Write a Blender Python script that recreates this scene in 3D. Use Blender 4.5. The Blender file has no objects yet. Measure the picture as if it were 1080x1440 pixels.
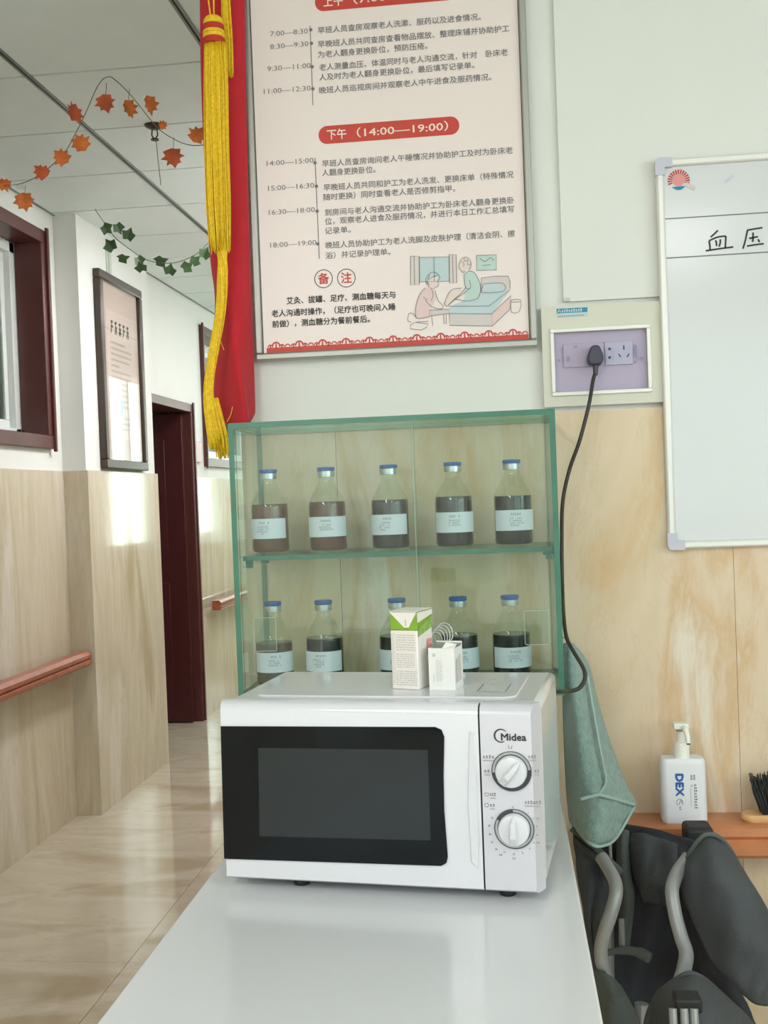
import bpy, bmesh, math, random
from mathutils import Vector, Matrix

random.seed(7)
scn = bpy.context.scene
COL = scn.collection
PI = math.pi

# ------------------------------------------------------------------ camera
F, CX, CY, CAMH = 1520.0, 540.0, 720.0, 1.33          # focal length in pixels of the 1080x1440 frame
dYc = Vector(((708 - CX) / F, (691 - CY) / F, 1)).normalized()     # world +Y in camera axes (right, down, forward)
upc = Vector((-0.036, -1.0, 0.0)); upc = (upc - dYc * upc.dot(dYc)).normalized()
dXc = (-upc).cross(dYc).normalized()
if dXc.x < 0: dXc = -dXc
MW = Matrix((dXc, dYc, upc))                            # camera axes -> world
right = MW @ Vector((1, 0, 0)); down = MW @ Vector((0, 1, 0)); fwd = MW @ Vector((0, 0, 1))
cam_data = bpy.data.cameras.new('camera')
cam = bpy.data.objects.new('camera', cam_data); COL.objects.link(cam)
cam.matrix_world = Matrix(((right.x, -down.x, -fwd.x, 0), (right.y, -down.y, -fwd.y, 0), (right.z, -down.z, -fwd.z, CAMH), (0, 0, 0, 1)))
cam_data.sensor_fit = 'VERTICAL'; cam_data.sensor_height = 36.0; cam_data.lens = 36.0 * F / 1440.0
cam_data.clip_start = 0.02
scn.camera = cam

def ray(x, y): return MW @ Vector(((x - CX) / F, (y - CY) / F, 1.0))
def onY(x, y, Y):
    r = ray(x, y); p = r * (Y / r.y); p.z += CAMH; return p
def onZ(x, y, Z):
    r = ray(x, y); p = r * ((Z - CAMH) / r.z); p.z = Z; return p
def onX(x, y, X):
    r = ray(x, y); p = r * (X / r.x); p.z += CAMH; return p

# ------------------------------------------------------------------ world, daylight, exposure
world = bpy.data.worlds.new('world'); scn.world = world; world.use_nodes = True
bg = world.node_tree.nodes['Background']; bg.inputs[0].default_value = (0.86, 0.94, 1.0, 1); bg.inputs[1].default_value = 1.6
scn.cycles.transparent_max_bounces = 32
scn.view_settings.view_transform = 'Standard'; scn.view_settings.look = 'None'
scn.view_settings.exposure = 0.0; scn.view_settings.gamma = 1.0; scn.view_settings.use_curve_mapping = False

def area(name, loc, direction, sx, sy, power, col):
    l = bpy.data.lights.new(name, 'AREA'); l.shape = 'RECTANGLE'; l.size = sx; l.size_y = sy; l.energy = power; l.color = col
    o = bpy.data.objects.new(name, l); COL.objects.link(o); o.location = loc
    o.rotation_euler = Vector(direction).to_track_quat('-Z', 'Y').to_euler()
    return o
# daylight standing in the window openings
area('daylight_room_side', (2.45, -0.70, 1.65), (-1, 0, -0.05), 3.4, 1.36, 62, (0.96, 0.948, 1.0))
area('daylight_room_rear', (1.6, -3.08, 1.7), (0, 1, -0.05), 1.25, 1.4, 18, (0.97, 0.99, 1.0))
area('daylight_corridor_side', (-0.47, 8.45, 1.68), (-1, 0, 0), 0.86, 1.38, 42, (0.95, 0.98, 1.0))
area('daylight_corridor_side_far', (-0.47, 11.2, 1.68), (-1, 0, 0), 0.96, 1.38, 60, (0.95, 0.98, 1.0))
area('daylight_corridor_end', (-1.2, 12.9, 1.6), (0, -1, 0), 1.0, 1.6, 30, (0.95, 0.98, 1.0))
area('daylight_bedroom_far', (-4.52, 7.9, 1.7), (1, 0, 0), 1.5, 1.4, 90, (0.95, 0.98, 1.0))
area('fill_bedroom_near', (-4.52, 3.5, 1.7), (1, 0, 0), 1.5, 1.4, 12, (0.95, 0.98, 1.0))  # fill added to lift the unlit room behind the near corridor window

# ------------------------------------------------------------------ materials
def srgb(r, g, b):
    f = lambda c: (c / 255 / 12.92) if c / 255 <= 0.04045 else ((c / 255 + 0.055) / 1.055) ** 2.4
    return (f(r), f(g), f(b), 1)
MATS = {}
def mat(name, rgb, rough=0.5, metal=0.0, var=0.0, scale=20, bump=0.0, spec=0.5, coat=0.0, bscale=None, sheen=0.0, trans=0.0):
    if name in MATS: return MATS[name]
    m = bpy.data.materials.new(name); m.use_nodes = True; MATS[name] = m
    nt = m.node_tree; b = nt.nodes['Principled BSDF']
    c = srgb(*rgb)
    b.inputs['Base Color'].default_value = c; b.inputs['Roughness'].default_value = rough
    b.inputs['Metallic'].default_value = metal; b.inputs['Specular IOR Level'].default_value = spec
    b.inputs['Coat Weight'].default_value = coat; b.inputs['Sheen Weight'].default_value = sheen
    if trans: b.inputs['Transmission Weight'].default_value = trans
    if var or bump:
        tc = nt.nodes.new('ShaderNodeTexCoord')
        n = nt.nodes.new('ShaderNodeTexNoise'); n.inputs['Scale'].default_value = scale; n.inputs['Detail'].default_value = 5
        nt.links.new(tc.outputs['Object'], n.inputs['Vector'])
        if var:
            r = nt.nodes.new('ShaderNodeValToRGB')
            r.color_ramp.elements[0].position = 0.3; r.color_ramp.elements[1].position = 0.7
            r.color_ramp.elements[0].color = tuple(max(0, x * (1 - var)) for x in c[:3]) + (1,)
            r.color_ramp.elements[1].color = tuple(min(1, x * (1 + var)) for x in c[:3]) + (1,)
            nt.links.new(n.outputs['Fac'], r.inputs['Fac']); nt.links.new(r.outputs['Color'], b.inputs['Base Color'])
        if bump:
            n2 = n
            if bscale:
                n2 = nt.nodes.new('ShaderNodeTexNoise'); n2.inputs['Scale'].default_value = bscale; n2.inputs['Detail'].default_value = 4
                nt.links.new(tc.outputs['Object'], n2.inputs['Vector'])
            bp = nt.nodes.new('ShaderNodeBump'); bp.inputs['Strength'].default_value = bump; bp.inputs['Distance'].default_value = 0.004
            nt.links.new(n2.outputs['Fac'], bp.inputs['Height']); nt.links.new(bp.outputs['Normal'], b.inputs['Normal'])
    return m

def marble(name, cols, stretch, rough, vein=0.35, veincol=(150, 120, 80), seed=0.0, spec=0.5, vw=0.03, vd=1.4, nr=0.62):
    """polished stone with streaks stretched along one axis (pattern in object space)"""
    m = bpy.data.materials.new(name); m.use_nodes = True; MATS[name] = m
    nt = m.node_tree; N = nt.nodes; L = nt.links; b = N['Principled BSDF']
    b.inputs['Roughness'].default_value = rough; b.inputs['Specular IOR Level'].default_value = spec
    tc = N.new('ShaderNodeTexCoord'); mp = N.new('ShaderNodeMapping')
    mp.inputs['Scale'].default_value = stretch; mp.inputs['Location'].default_value = (seed, seed * 1.7, seed * 0.6)
    L.new(tc.outputs['Object'], mp.inputs['Vector'])
    n1 = N.new('ShaderNodeTexNoise'); n1.inputs['Scale'].default_value = 2.2; n1.inputs['Detail'].default_value = 6; n1.inputs['Roughness'].default_value = nr; n1.inputs['Distortion'].default_value = 0.6
    L.new(mp.outputs['Vector'], n1.inputs['Vector'])
    r = N.new('ShaderNodeValToRGB'); cr = r.color_ramp
    cr.elements[0].position = 0.32; cr.elements[0].color = srgb(*cols[0]); cr.elements[1].position = 0.68; cr.elements[1].color = srgb(*cols[-1])
    for i, c in enumerate(cols[1:-1]):
        e = cr.elements.new(0.32 + 0.36 * (i + 1) / (len(cols) - 1)); e.color = srgb(*c)
    L.new(n1.outputs['Fac'], r.inputs['Fac'])
    n2 = N.new('ShaderNodeTexNoise'); n2.inputs['Scale'].default_value = 3.1; n2.inputs['Detail'].default_value = 8; n2.inputs['Distortion'].default_value = vd; n2.inputs['Roughness'].default_value = 0.7
    L.new(mp.outputs['Vector'], n2.inputs['Vector'])
    r2 = N.new('ShaderNodeValToRGB'); c2 = r2.color_ramp
    c2.elements[0].position = 0.5-vw; c2.elements[0].color = (0, 0, 0, 1); c2.elements[1].position = 0.5+vw; c2.elements[1].color = (0, 0, 0, 1)
    e = c2.elements.new(0.5); e.color = (1, 1, 1, 1)
    L.new(n2.outputs['Fac'], r2.inputs['Fac'])
    mul = N.new('ShaderNodeMath'); mul.operation = 'MULTIPLY'; mul.inputs[1].default_value = vein; L.new(r2.outputs['Color'], mul.inputs[0])
    mx = N.new('ShaderNodeMix'); mx.data_type = 'RGBA'; L.new(mul.outputs[0], mx.inputs[0]); L.new(r.outputs['Color'], mx.inputs[6]); mx.inputs[7].default_value = srgb(*veincol)
    L.new(mx.outputs[2], b.inputs['Base Color'])
    return m

def glass(name, tint, refl=1.0, rough=0.02):
    """thin clear pane: coloured see-through with Fresnel mirror on top"""
    m = bpy.data.materials.new(name); m.use_nodes = True; MATS[name] = m
    nt = m.node_tree; N = nt.nodes; L = nt.links; N.remove(N['Principled BSDF'])
    t = N.new('ShaderNodeBsdfTransparent'); t.inputs[0].default_value = tint + (1,)
    g = N.new('ShaderNodeBsdfGlossy'); g.inputs['Roughness'].default_value = rough; g.inputs[0].default_value = (1, 1, 1, 1)
    # Schlick reflectance, the same from both faces of the sheet
    ge = N.new('ShaderNodeNewGeometry'); dt = N.new('ShaderNodeVectorMath'); dt.operation = 'DOT_PRODUCT'
    L.new(ge.outputs['Normal'], dt.inputs[0]); L.new(ge.outputs['Incoming'], dt.inputs[1])
    def math(op, a, b):
        q = N.new('ShaderNodeMath'); q.operation = op
        for k, v in enumerate((a, b)):
            if v is None: continue
            if isinstance(v, (int, float)): q.inputs[k].default_value = v
            else: L.new(v, q.inputs[k])
        return q.outputs[0]
    ab = math('ABSOLUTE', dt.outputs['Value'], None); om = math('SUBTRACT', 1.0, ab); pw = math('POWER', om, 5.0)
    sc_ = math('MULTIPLY', pw, 0.96 * refl); ml = math('ADD', sc_, 0.04 * refl)
    x = N.new('ShaderNodeMixShader'); L.new(ml, x.inputs[0]); L.new(t.outputs[0], x.inputs[1]); L.new(g.outputs[0], x.inputs[2])
    L.new(x.outputs[0], N['Material Output'].inputs[0])
    return m

M_wall = mat('white_plaster', (226, 228, 222), 0.85, var=0.02, scale=3, bump=0.05, bscale=60)
M_ceil = mat('ceiling_board', (230, 240, 238), 0.7, var=0.02, scale=6)
M_tbar = mat('aluminium_bar', (140, 146, 142), 0.35, 0.7)
M_dark = mat('dark_gap', (52, 54, 50), 0.8)
M_marbleL = marble('corridor_marble', [(184, 170, 140), (208, 198, 176), (198, 187, 162), (216, 209, 194)], (1.7, 1.7, 0.30), 0.08, 0.22, (176, 150, 112), 0.0, nr=0.52)
M_marbleR = marble('room_marble', [(211, 178, 134), (216, 196, 163), (222, 203, 176), (212, 183, 145), (228, 217, 200)], (2.1, 2.1, 0.55), 0.14, 0.16, (188, 138, 84), 3.3, vw=0.014, vd=0.9)
M_floor = marble('floor_marble', [(168, 154, 130), (190, 179, 160), (182, 170, 149), (198, 189, 173)], (0.75, 1.7, 1), 0.07, 0.30, (150, 128, 98), 1.2, vw=0.012, vd=0.7, nr=0.5)
M_grout = mat('grout', (96, 86, 70), 0.9)
M_casing = mat('red_brown_wood', (90, 48, 45), 0.35, var=0.08, scale=12)
M_door = mat('dark_red_door', (78, 34, 34), 0.3, var=0.06, scale=9)
M_upvc = mat('white_upvc', (225, 230, 226), 0.3)
M_pane = glass('window_glass', (0.80, 0.86, 0.82))
M_curtain = mat('grey_green_curtain', (96, 104, 92), 0.9, var=0.2, scale=6)
M_rail = mat('handrail_wood', (160, 92, 66), 0.28, var=0.16, scale=18)
M_railR = mat('handrail_wood_orange', (198, 128, 84), 0.32, var=0.12, scale=16)
M_white = mat('white_laminate', (208, 210, 211), 0.16, var=0.01, scale=2)
M_mw = mat('white_enamel', (210, 212, 216), 0.13, coat=0.3)
M_mwpanel = mat('silver_white_plastic', (199, 199, 205), 0.28)
M_black = mat('black_door_glass', (16, 21, 24), 0.04, spec=0.22)
M_screen = mat('dark_oven_mesh', (46, 51, 53), 0.14, spec=0.25)
M_rubber = mat('black_rubber', (28, 29, 30), 0.6)
M_ink = mat('black_ink', (48, 48, 50), 0.6)
M_grey = mat('grey_ink', (118, 118, 122), 0.6)
M_lightp = mat('pale_print', (200, 194, 190), 0.6)
M_labelp = mat('label_print_grey', (150, 154, 164), 0.6)
M_ring = mat('dark_grey_ring', (62, 66, 70), 0.3, 0.3)
M_chrome = mat('brushed_steel', (176, 180, 180), 0.3, 0.85)
M_caseglass = glass('case_glass', (0.895, 0.945, 0.928), 0.7)
M_pulledge = mat('pale_glass_edge', (168, 186, 172), 0.2)
M_edge = mat('green_glass_edge', (70, 124, 104), 0.12, var=0.12, scale=14)
M_shelfg = glass('shelf_glass', (0.78, 0.90, 0.84), 0.7)
M_bottle = glass('bottle_glass', (0.93, 0.96, 0.93), 1.0, 0.03)
M_cap = mat('blue_cap', (60, 108, 178), 0.35)
M_alu = mat('crimped_aluminium', (205, 208, 212), 0.28, 0.8)
M_paper = mat('white_label_paper', (226, 231, 240), 0.7)
M_poster = mat('poster_paper', (236, 224, 219), 0.35, var=0.015, scale=2)
M_red = mat('print_red', (200, 66, 54), 0.5)
M_cream = mat('print_cream', (240, 226, 208), 0.6)
M_silver = mat('silver_frame', (176, 178, 172), 0.45, 0.6)
M_banner = mat('red_velvet', (192, 28, 42), 0.85, var=0.05, scale=30, sheen=0.12)
M_bandred = mat('tassel_band_red', (186, 52, 36), 0.8)
M_tassel = mat('golden_thread', (250, 200, 24), 0.55, var=0.2, scale=160)
M_beige = mat('beige_panel', (212, 212, 196), 0.45)
M_violet = mat('violet_grey_plate', (196, 189, 202), 0.4)
M_violetd = mat('violet_grey_socket', (158, 154, 176), 0.4)
M_teal = mat('teal_sticker', (32, 140, 170), 0.5)
M_plug = mat('dark_grey_plug', (62, 62, 78), 0.45)
M_cable = mat('black_cable', (50, 46, 42), 0.45)
M_cover = glass('violet_cover', (0.95, 0.935, 0.97), 0.5)
M_wb = mat('whiteboard_enamel', (214, 217, 218), 0.16, var=0.01, scale=2)
M_wbframe = mat('white_aluminium', (232, 232, 226), 0.3, 0.15)
M_corner = mat('grey_plastic_corner', (198, 200, 212), 0.4)
M_towel = mat('sage_towel', (132, 160, 152), 0.95, var=0.16, scale=90, bump=0.9, bscale=260, sheen=0.4)
M_towel2 = mat('sage_towel_hem', (160, 184, 176), 0.95, bump=0.5, bscale=200)
M_soap = mat('white_soap_bottle', (230, 232, 236), 0.35)
M_soapcap = mat('cream_pump', (238, 238, 226), 0.35)
M_blue = mat('print_blue', (44, 96, 168), 0.5)
M_brush = mat('pale_brush_wood', (222, 178, 122), 0.5, var=0.1, scale=30)
M_bristle = mat('dark_bristles', (44, 48, 44), 0.8)
M_fab = mat('charcoal_fabric', (66, 70, 72), 0.8, var=0.16, scale=9, bump=0.3, bscale=140)
M_fabd = mat('dark_charcoal_fabric', (46, 48, 54), 0.85, var=0.14, scale=8, bump=0.3, bscale=140)
M_fabg = mat('grey_green_fabric', (86, 94, 90), 0.8, var=0.12, scale=9, bump=0.3, bscale=140)
M_tube = mat('grey_painted_tube', (150, 152, 150), 0.4, 0.25)
M_frame = mat('dark_bronze_frame', (66, 54, 46), 0.3, 0.15, var=0.1, scale=20)
M_pink = mat('pink_paper', (206, 182, 172), 0.6)
M_picglass = glass('picture_glass', (0.95, 0.95, 0.94), 0.6)
M_leaf = mat('orange_maple_leaf', (222, 122, 56), 0.6, var=0.3, scale=26)
M_leafr = mat('red_orange_maple_leaf', (204, 98, 56), 0.6, var=0.3, scale=26)
M_ivy = mat('green_ivy_leaf', (62, 92, 54), 0.55, var=0.3, scale=24)
M_stem = mat('garland_stem', (112, 116, 88), 0.7)
M_green = mat('print_lime_green', (128, 170, 44), 0.5, var=0.12, scale=60)
M_lime = mat('print_leaf_green', (138, 176, 86), 0.5, var=0.25, scale=120)
M_carton = mat('carton_white', (232, 228, 220), 0.5)
M_cartonw = mat('carton_off_white', (228, 229, 224), 0.55)
M_cartong = mat('carton_foil_grey', (150, 156, 150), 0.4, 0.3)
M_pinkp = mat('print_pink', (226, 150, 150), 0.6)
M_coil = mat('clear_coil', (190, 194, 190), 0.15, 0.5)
M_tape = mat('translucent_tape', (196, 204, 192), 0.3)
M_skinp = mat('print_peach', (230, 214, 204), 0.6)
M_rosep = mat('print_rose', (226, 200, 197), 0.6)
M_bluep = mat('print_pale_blue', (192, 210, 213), 0.6)
M_mintp = mat('print_mint', (190, 212, 204), 0.6)
M_greyp = mat('print_pale_grey', (212, 203, 201), 0.6)
M_linep = mat('print_line', (128, 128, 130), 0.6)

# ------------------------------------------------------------------ mesh helpers
class MB:
    def __init__(s): s.v = []; s.f = []; s.m = []
    def add(s, verts, faces, mi=0):
        o = len(s.v); s.v += [tuple(p) for p in verts]; s.f += [tuple(i + o for i in f) for f in faces]; s.m += [mi] * len(faces); return s
    def box(s, a, b, mi=0):
        x0, y0, z0 = a; x1, y1, z1 = b
        return s.add([(x0,y0,z0),(x1,y0,z0),(x1,y1,z0),(x0,y1,z0),(x0,y0,z1),(x1,y0,z1),(x1,y1,z1),(x0,y1,z1)],
                     [(0,3,2,1),(4,5,6,7),(0,1,5,4),(1,2,6,5),(2,3,7,6),(3,0,4,7)], mi)
    def lathe(s, prof, n=24, c=(0,0,0), mi=0, axis='Z', a0=0.0, a1=2*PI, capb=True, capt=True):
        full = abs(a1 - a0 - 2*PI) < 1e-6; k = n if full else n + 1
        vs = []
        for r, z in prof:
            for i in range(k):
                a = a0 + (a1 - a0) * i / n
                x, y = r*math.cos(a), r*math.sin(a)
                vs.append((c[0]+x, c[1]+y, c[2]+z) if axis == 'Z' else ((c[0]+x, c[1]-z, c[2]+y) if axis == 'Y' else (c[0]+z, c[1]+x, c[2]+y)))
        fs = []
        for j in range(len(prof)-1):
            for i in range(n):
                i2 = (i+1) % k
                fs.append((j*k+i, j*k+i2, (j+1)*k+i2, (j+1)*k+i))
        if full and capb: fs.append(tuple(reversed(range(k))))
        if full and capt: fs.append(tuple(range((len(prof)-1)*k, len(prof)*k)))
        return s.add(vs, fs, mi)
    def tube(s, pts, r, n=10, mi=0, closed=False):
        pts = [Vector(p) for p in pts]; vs = []; fs = []; N = len(pts)
        up = None
        for i, p in enumerate(pts):
            t = (pts[min(i+1, N-1)] - pts[max(i-1, 0)]).normalized()
            if up is None: up = t.orthogonal().normalized()
            up = (up - t * up.dot(t)).normalized(); w = t.cross(up)
            rr = r[i] if isinstance(r, (list, tuple)) else r
            for k in range(n):
                a = 2*PI*k/n; vs.append(p + (up*math.cos(a) + w*math.sin(a)) * rr)
        for i in range(N-1):
            for k in range(n): fs.append((i*n+k, i*n+(k+1) % n, (i+1)*n+(k+1) % n, (i+1)*n+k))
        fs.append(tuple(reversed(range(n)))); fs.append(tuple(range((N-1)*n, N*n)))
        return s.add(vs, fs, mi)
    def prism(s, poly, a, b, plane='XZ', mi=0):
        """outline extruded from a to b along the third axis"""
        P = {'XZ': lambda p, d: (p[0], d, p[1]), 'XY': lambda p, d: (p[0], p[1], d), 'YZ': lambda p, d: (d, p[0], p[1])}[plane]
        n = len(poly); vs = [P(p, a) for p in poly] + [P(p, b) for p in poly]
        fs = [tuple(range(n)), tuple(reversed(range(n, 2*n)))] + [(i, i+n, (i+1) % n + n, (i+1) % n) for i in range(n)]
        return s.add(vs, fs, mi)
    def build(s, name, mats, parent=None, smooth=False, loc=None, bevel=0.0, bseg=2, sub=0, solid=0.0):
        me = bpy.data.meshes.new(name); me.from_pydata(s.v, [], s.f)
        for m in (mats if isinstance(mats, (list, tuple)) else [mats]): me.materials.append(m)
        for p, mi in zip(me.polygons, s.m): p.material_index = mi
        bm = bmesh.new(); bm.from_mesh(me); bmesh.ops.recalc_face_normals(bm, faces=bm.faces)
        bm.to_mesh(me); bm.free()
        if smooth:
            me.polygons.foreach_set('use_smooth', [True]*len(me.polygons))
            if smooth != 'all': me.set_sharp_from_angle(angle=math.radians(40))
        o = bpy.data.objects.new(name, me); COL.objects.link(o)
        if parent: o.parent = parent
        if loc is not None: o.location = loc
        if solid:
            md = o.modifiers.new('thickness', 'SOLIDIFY'); md.thickness = solid; md.offset = 0
        if bevel:
            md = o.modifiers.new('bevel', 'BEVEL'); md.width = bevel; md.segments = bseg; md.limit_method = 'ANGLE'; md.harden_normals = False
            me.polygons.foreach_set('use_smooth', [True]*len(me.polygons)); me.set_sharp_from_angle(angle=math.radians(50))
        if sub:
            md = o.modifiers.new('smooth', 'SUBSURF'); md.levels = sub; md.render_levels = sub
        return o

def tag(o, label=None, cat=None, group=None, kind=None):
    if label: o['label'] = label
    if cat: o['category'] = cat
    if group: o['group'] = group
    if kind: o['kind'] = kind
    return o
def thing(name, label, cat, loc=(0, 0, 0), rz=0.0, group=None):
    o = bpy.data.objects.new(name, None); COL.objects.link(o); o.location = loc; o.rotation_euler = (0, 0, rz)
    o.empty_display_size = 0.05
    return tag(o, label, cat, group)
def back(o):            # lets a part be modelled in room coordinates under an unrotated Empty
    return tuple(-c for c in o.location)
def rrect(x0, x1, z0, z1, r, n=5):
    pts = []
    for cx, cz, a in ((x1-r, z1-r, 0), (x0+r, z1-r, PI/2), (x0+r, z0+r, PI), (x1-r, z0+r, 3*PI/2)):
        for i in range(n+1): pts.append((cx + r*math.cos(a+PI/2*i/n), cz + r*math.sin(a+PI/2*i/n)))
    return pts
def smooth_path(pts, k=8):
    pts = [Vector(p) for p in pts]; out = []
    for i in range(len(pts)-1):
        p0, p1, p2, p3 = pts[max(i-1, 0)], pts[i], pts[i+1], pts[min(i+2, len(pts)-1)]
        for j in range(k):
            t = j/k
            out.append(0.5*((2*p1) + (p2-p0)*t + (2*p0-5*p1+4*p2-p3)*t*t + (3*p1-p0-3*p2+p3)*t**3))
    out.append(pts[-1]); return out
def ribbon(mb, pts, w, d, P, mi=0):
    """flat line of width w through 2-D points; P maps (a, b, depth) to 3-D"""
    pts = [Vector((p[0], p[1])) for p in pts]; vs = []
    for i, p in enumerate(pts):
        t = (pts[min(i+1, len(pts)-1)] - pts[max(i-1, 0)]); t = t.normalized() if t.length > 0 else Vector((1, 0)); n = Vector((-t.y, t.x)) * w/2
        vs += [P(*(p+n), d), P(*(p-n), d)]
    mb.add(vs, [(2*i, 2*i+1, 2*i+3, 2*i+2) for i in range(len(pts)-1)], mi)
XZ = lambda a, b, d: (a, d, b)
FONT = None
def text_geo(s, height, width=None, bold=0.0, anchor='left'):
    """letters as 2-D faces: (verts, faces), baseline at 0, capital height about `height`"""
    cu = bpy.data.curves.new('t', 'FONT'); cu.body = s; cu.size = height / 0.73; cu.resolution_u = 2; cu.offset = bold
    cu.fill_mode = 'FRONT'
    o = bpy.data.objects.new('t', cu); COL.objects.link(o)
    dg = bpy.context.evaluated_depsgraph_get(); me = bpy.data.meshes.new_from_object(o.evaluated_get(dg))
    vs = [tuple(v.co) for v in me.vertices]; fs = [tuple(p.vertices) for p in me.polygons]
    bpy.data.objects.remove(o); bpy.data.curves.remove(cu); bpy.data.meshes.remove(me)
    if not vs: return [], []
    x0 = min(v[0] for v in vs); x1 = max(v[0] for v in vs)
    k = (width / (x1-x0)) if width else 1.0
    off = {'left': x0, 'center': (x0+x1)/2, 'right': x1}[anchor]
    return [((v[0]-off)*k, v[1]) for v in vs], fs
def put_text(mb, s, x, z, height, d, P=XZ, width=None, bold=0.0, anchor='left', rot=0.0, mi=0):
    vs, fs = text_geo(s, height, width, 0.0, anchor)
    c, sn = math.cos(rot), math.sin(rot)
    for lay, (dx, dz) in enumerate(((-bold, 0), (bold, 0), (0, bold), (0, -bold)) if bold else ((0, 0),)):
        mb.add([P(x + (a+dx)*c - (b+dz)*sn, z + (a+dx)*sn + (b+dz)*c, d - 0.00005*lay) for a, b in vs], fs, mi)
def sheet(name, rows, mats, parent, thick=0.004, k=4, loc=None, conv=onY, wr=0.0, ph=0.0):
    """cloth surface through rows of (pixel x, pixel y, depth Y)"""
    P = [smooth_path([conv(*p) for p in r], k) for r in rows]
    n = len(P[0]); cols = [smooth_path([r[i] for r in P], k) for i in range(n)]
    m = len(cols[0])
    if wr:
        for i, c in enumerate(cols):
            for j, v in enumerate(c):
                e = min(1.0, min(i, n-1-i)/3, min(j, m-1-j)/3)
                v.y += wr*e*(math.sin(i*0.62+j*0.21+ph) + 0.7*math.sin(i*0.25-j*0.55+2.1*ph) + 0.5*math.sin(i*1.1+j*0.75+ph*0.7))
    mb = MB(); mb.add([c[j] for c in cols for j in range(m)],
        [(i*m+j, (i+1)*m+j, (i+1)*m+j+1, i*m+j+1) for i in range(n-1) for j in range(m-1)])
    return mb.build(name, mats, parent, smooth='all', loc=loc, solid=thick)

# ------------------------------------------------------------------ the setting
XL, XP, XR = -1.885, -1.77, -0.5375        # corridor left wall, pillar face, corridor right wall
YB, ZW, ZC = 2.25, 1.488, 2.59             # wall with the case, wainscot height, ceiling height
XE, YE, YF = 2.42, -3.02, 12.8             # room's right wall, rear wall, far end of the corridor
TT = 0.012
def struct(o): return tag(o, kind='structure')
def group_empty(name): 
    o = bpy.data.objects.new(name, None); COL.objects.link(o); return tag(o, kind='structure')

# floor: bed of grout plus one object per tile
floor = struct(MB().box((-4.6, YE-0.2, -0.1), (XE+0.2, YF+0.2, -0.004)).build('floor', M_grout))
TS = 0.988; gx0, gy0 = -1.135, 3.024
tile_mesh = MB().box((0.0008, 0.0008, -0.006), (TS-0.0008, TS-0.0008, 0.0)).build('tile', M_floor, floor)
first = True
for ix in range(-2, 4):
    for iy in range(-6, 10):
        x, y = gx0 + ix*TS, gy0 + iy*TS
        if x > XE or y > YF or (x + TS > XE + 0.15): continue
        if first: o = tile_mesh; first = False
        else:
            o = tile_mesh.copy(); COL.objects.link(o); o.parent = floor
        o.location = (x, y, 0)

# ceiling: boards between bars
ceil = struct(MB().box((-4.6, YE-0.2, ZC+0.012), (XE+0.2, YF+0.2, ZC+0.1)).build('ceiling', mat('ceiling_void', (26, 28, 26), 0.9)))
PW, PL = 0.553, 0.4733; cx0, cy0 = -1.33, 3.039
panel = MB().box((0.006, 0.0050, 0.0), (PW-0.006, PL-0.0050, 0.012)).build('ceiling_panel', M_ceil, ceil)
first = True
for ix in range(-1, 7):
    for iy in range(-12, 20):
        x, y = cx0 + ix*PW, cy0 + iy*PL
        if y > YF: continue
        if first: o = panel; first = False
        else:
            o = panel.copy(); COL.objects.link(o); o.parent = ceil
        o.location = (x, y, ZC)
for ix in range(-1, 8):
    x = cx0 + ix*PW
    MB().box((x-0.010, YE, ZC-0.004), (x-0.003, YF, ZC+0.004)).box((x+0.003, YE, ZC-0.004), (x+0.010, YF, ZC+0.004)).box((x-0.003, YE, ZC-0.001), (x+0.003, YF, ZC+0.004), 1).build('ceiling_bar', [M_tbar, M_dark], ceil)

def wall_with_holes(name, axis, pos, thick, a0, a1, z0, z1, holes):
    """wall slab in boxes around rectangular openings (a0..a1 along the wall)"""
    mb = MB()
    def bx(u0, u1, w0, w1):
        if u1-u0 < 1e-5 or w1-w0 < 1e-5: return
        if axis == 'X': mb.box((min(pos, pos+thick), u0, w0), (max(pos, pos+thick), u1, w1))
        else: mb.box((u0, min(pos, pos+thick), w0), (u1, max(pos, pos+thick), w1))
    u = a0
    for h0, h1, hz0, hz1 in sorted(holes):
        bx(u, h0, z0, z1); bx(h0, h1, z0, hz0); bx(h0, h1, hz1, z1); u = h1
    bx(u, a1, z0, z1)
    return struct(mb.build(name, M_wall))

W1 = (2.55, 4.32, 1.63, 2.44); W2 = (6.76, 8.3, 1.61, 2.41); D1 = (5.5, 6.40, 0.0, 1.885)
wl = wall_with_holes('wall_left', 'X', XL, -0.22, YE, YF, 0, ZC+0.01, [W1, D1, W2])
wpil = struct(MB().box((XL, 4.487, 0), (XP-TT, 5.41, ZC+0.01)).build('wall_pillar', M_wall))
wb = wall_with_holes('wall_back', 'Y', YB, 0.25, XR, XE+0.2, 0, ZC+0.01, [])
W3 = (8.0, 8.9, 0.97, 2.38); W7 = (10.7, 11.7, 0.97, 2.38)
wcr = wall_with_holes('wall_corridor_right', 'X', XR, 0.2, YB+0.25, YF, 0, ZC+0.01, [W3, W7])
W4 = (-2.45, 1.05, 0.95, 2.35)
wr = wall_with_holes('wall_right', 'X', XE, 0.2, YE, YB+0.25, 0, ZC+0.01, [W4])
W5 = (0.95, 2.25, 0.95, 2.45)
wre = wall_with_holes('wall_rear', 'Y', YE, -0.2, -4.6, XE+0.2, 0, ZC+0.01, [W5])
W6 = (-1.7, -0.7, 0.8, 2.4)
wf = wall_with_holes('wall_far', 'Y', YF, 0.2, -4.6, XR+0.2, 0, ZC+0.01, [W6])
W8 = (7.1, 8.7, 0.9, 2.4); W9 = (2.7, 4.3, 0.9, 2.4)
wbed = wall_with_holes('wall_bedroom', 'X', -4.5, -0.1, YE, YF, 0, ZC+0.01, [W8, W9])
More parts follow.
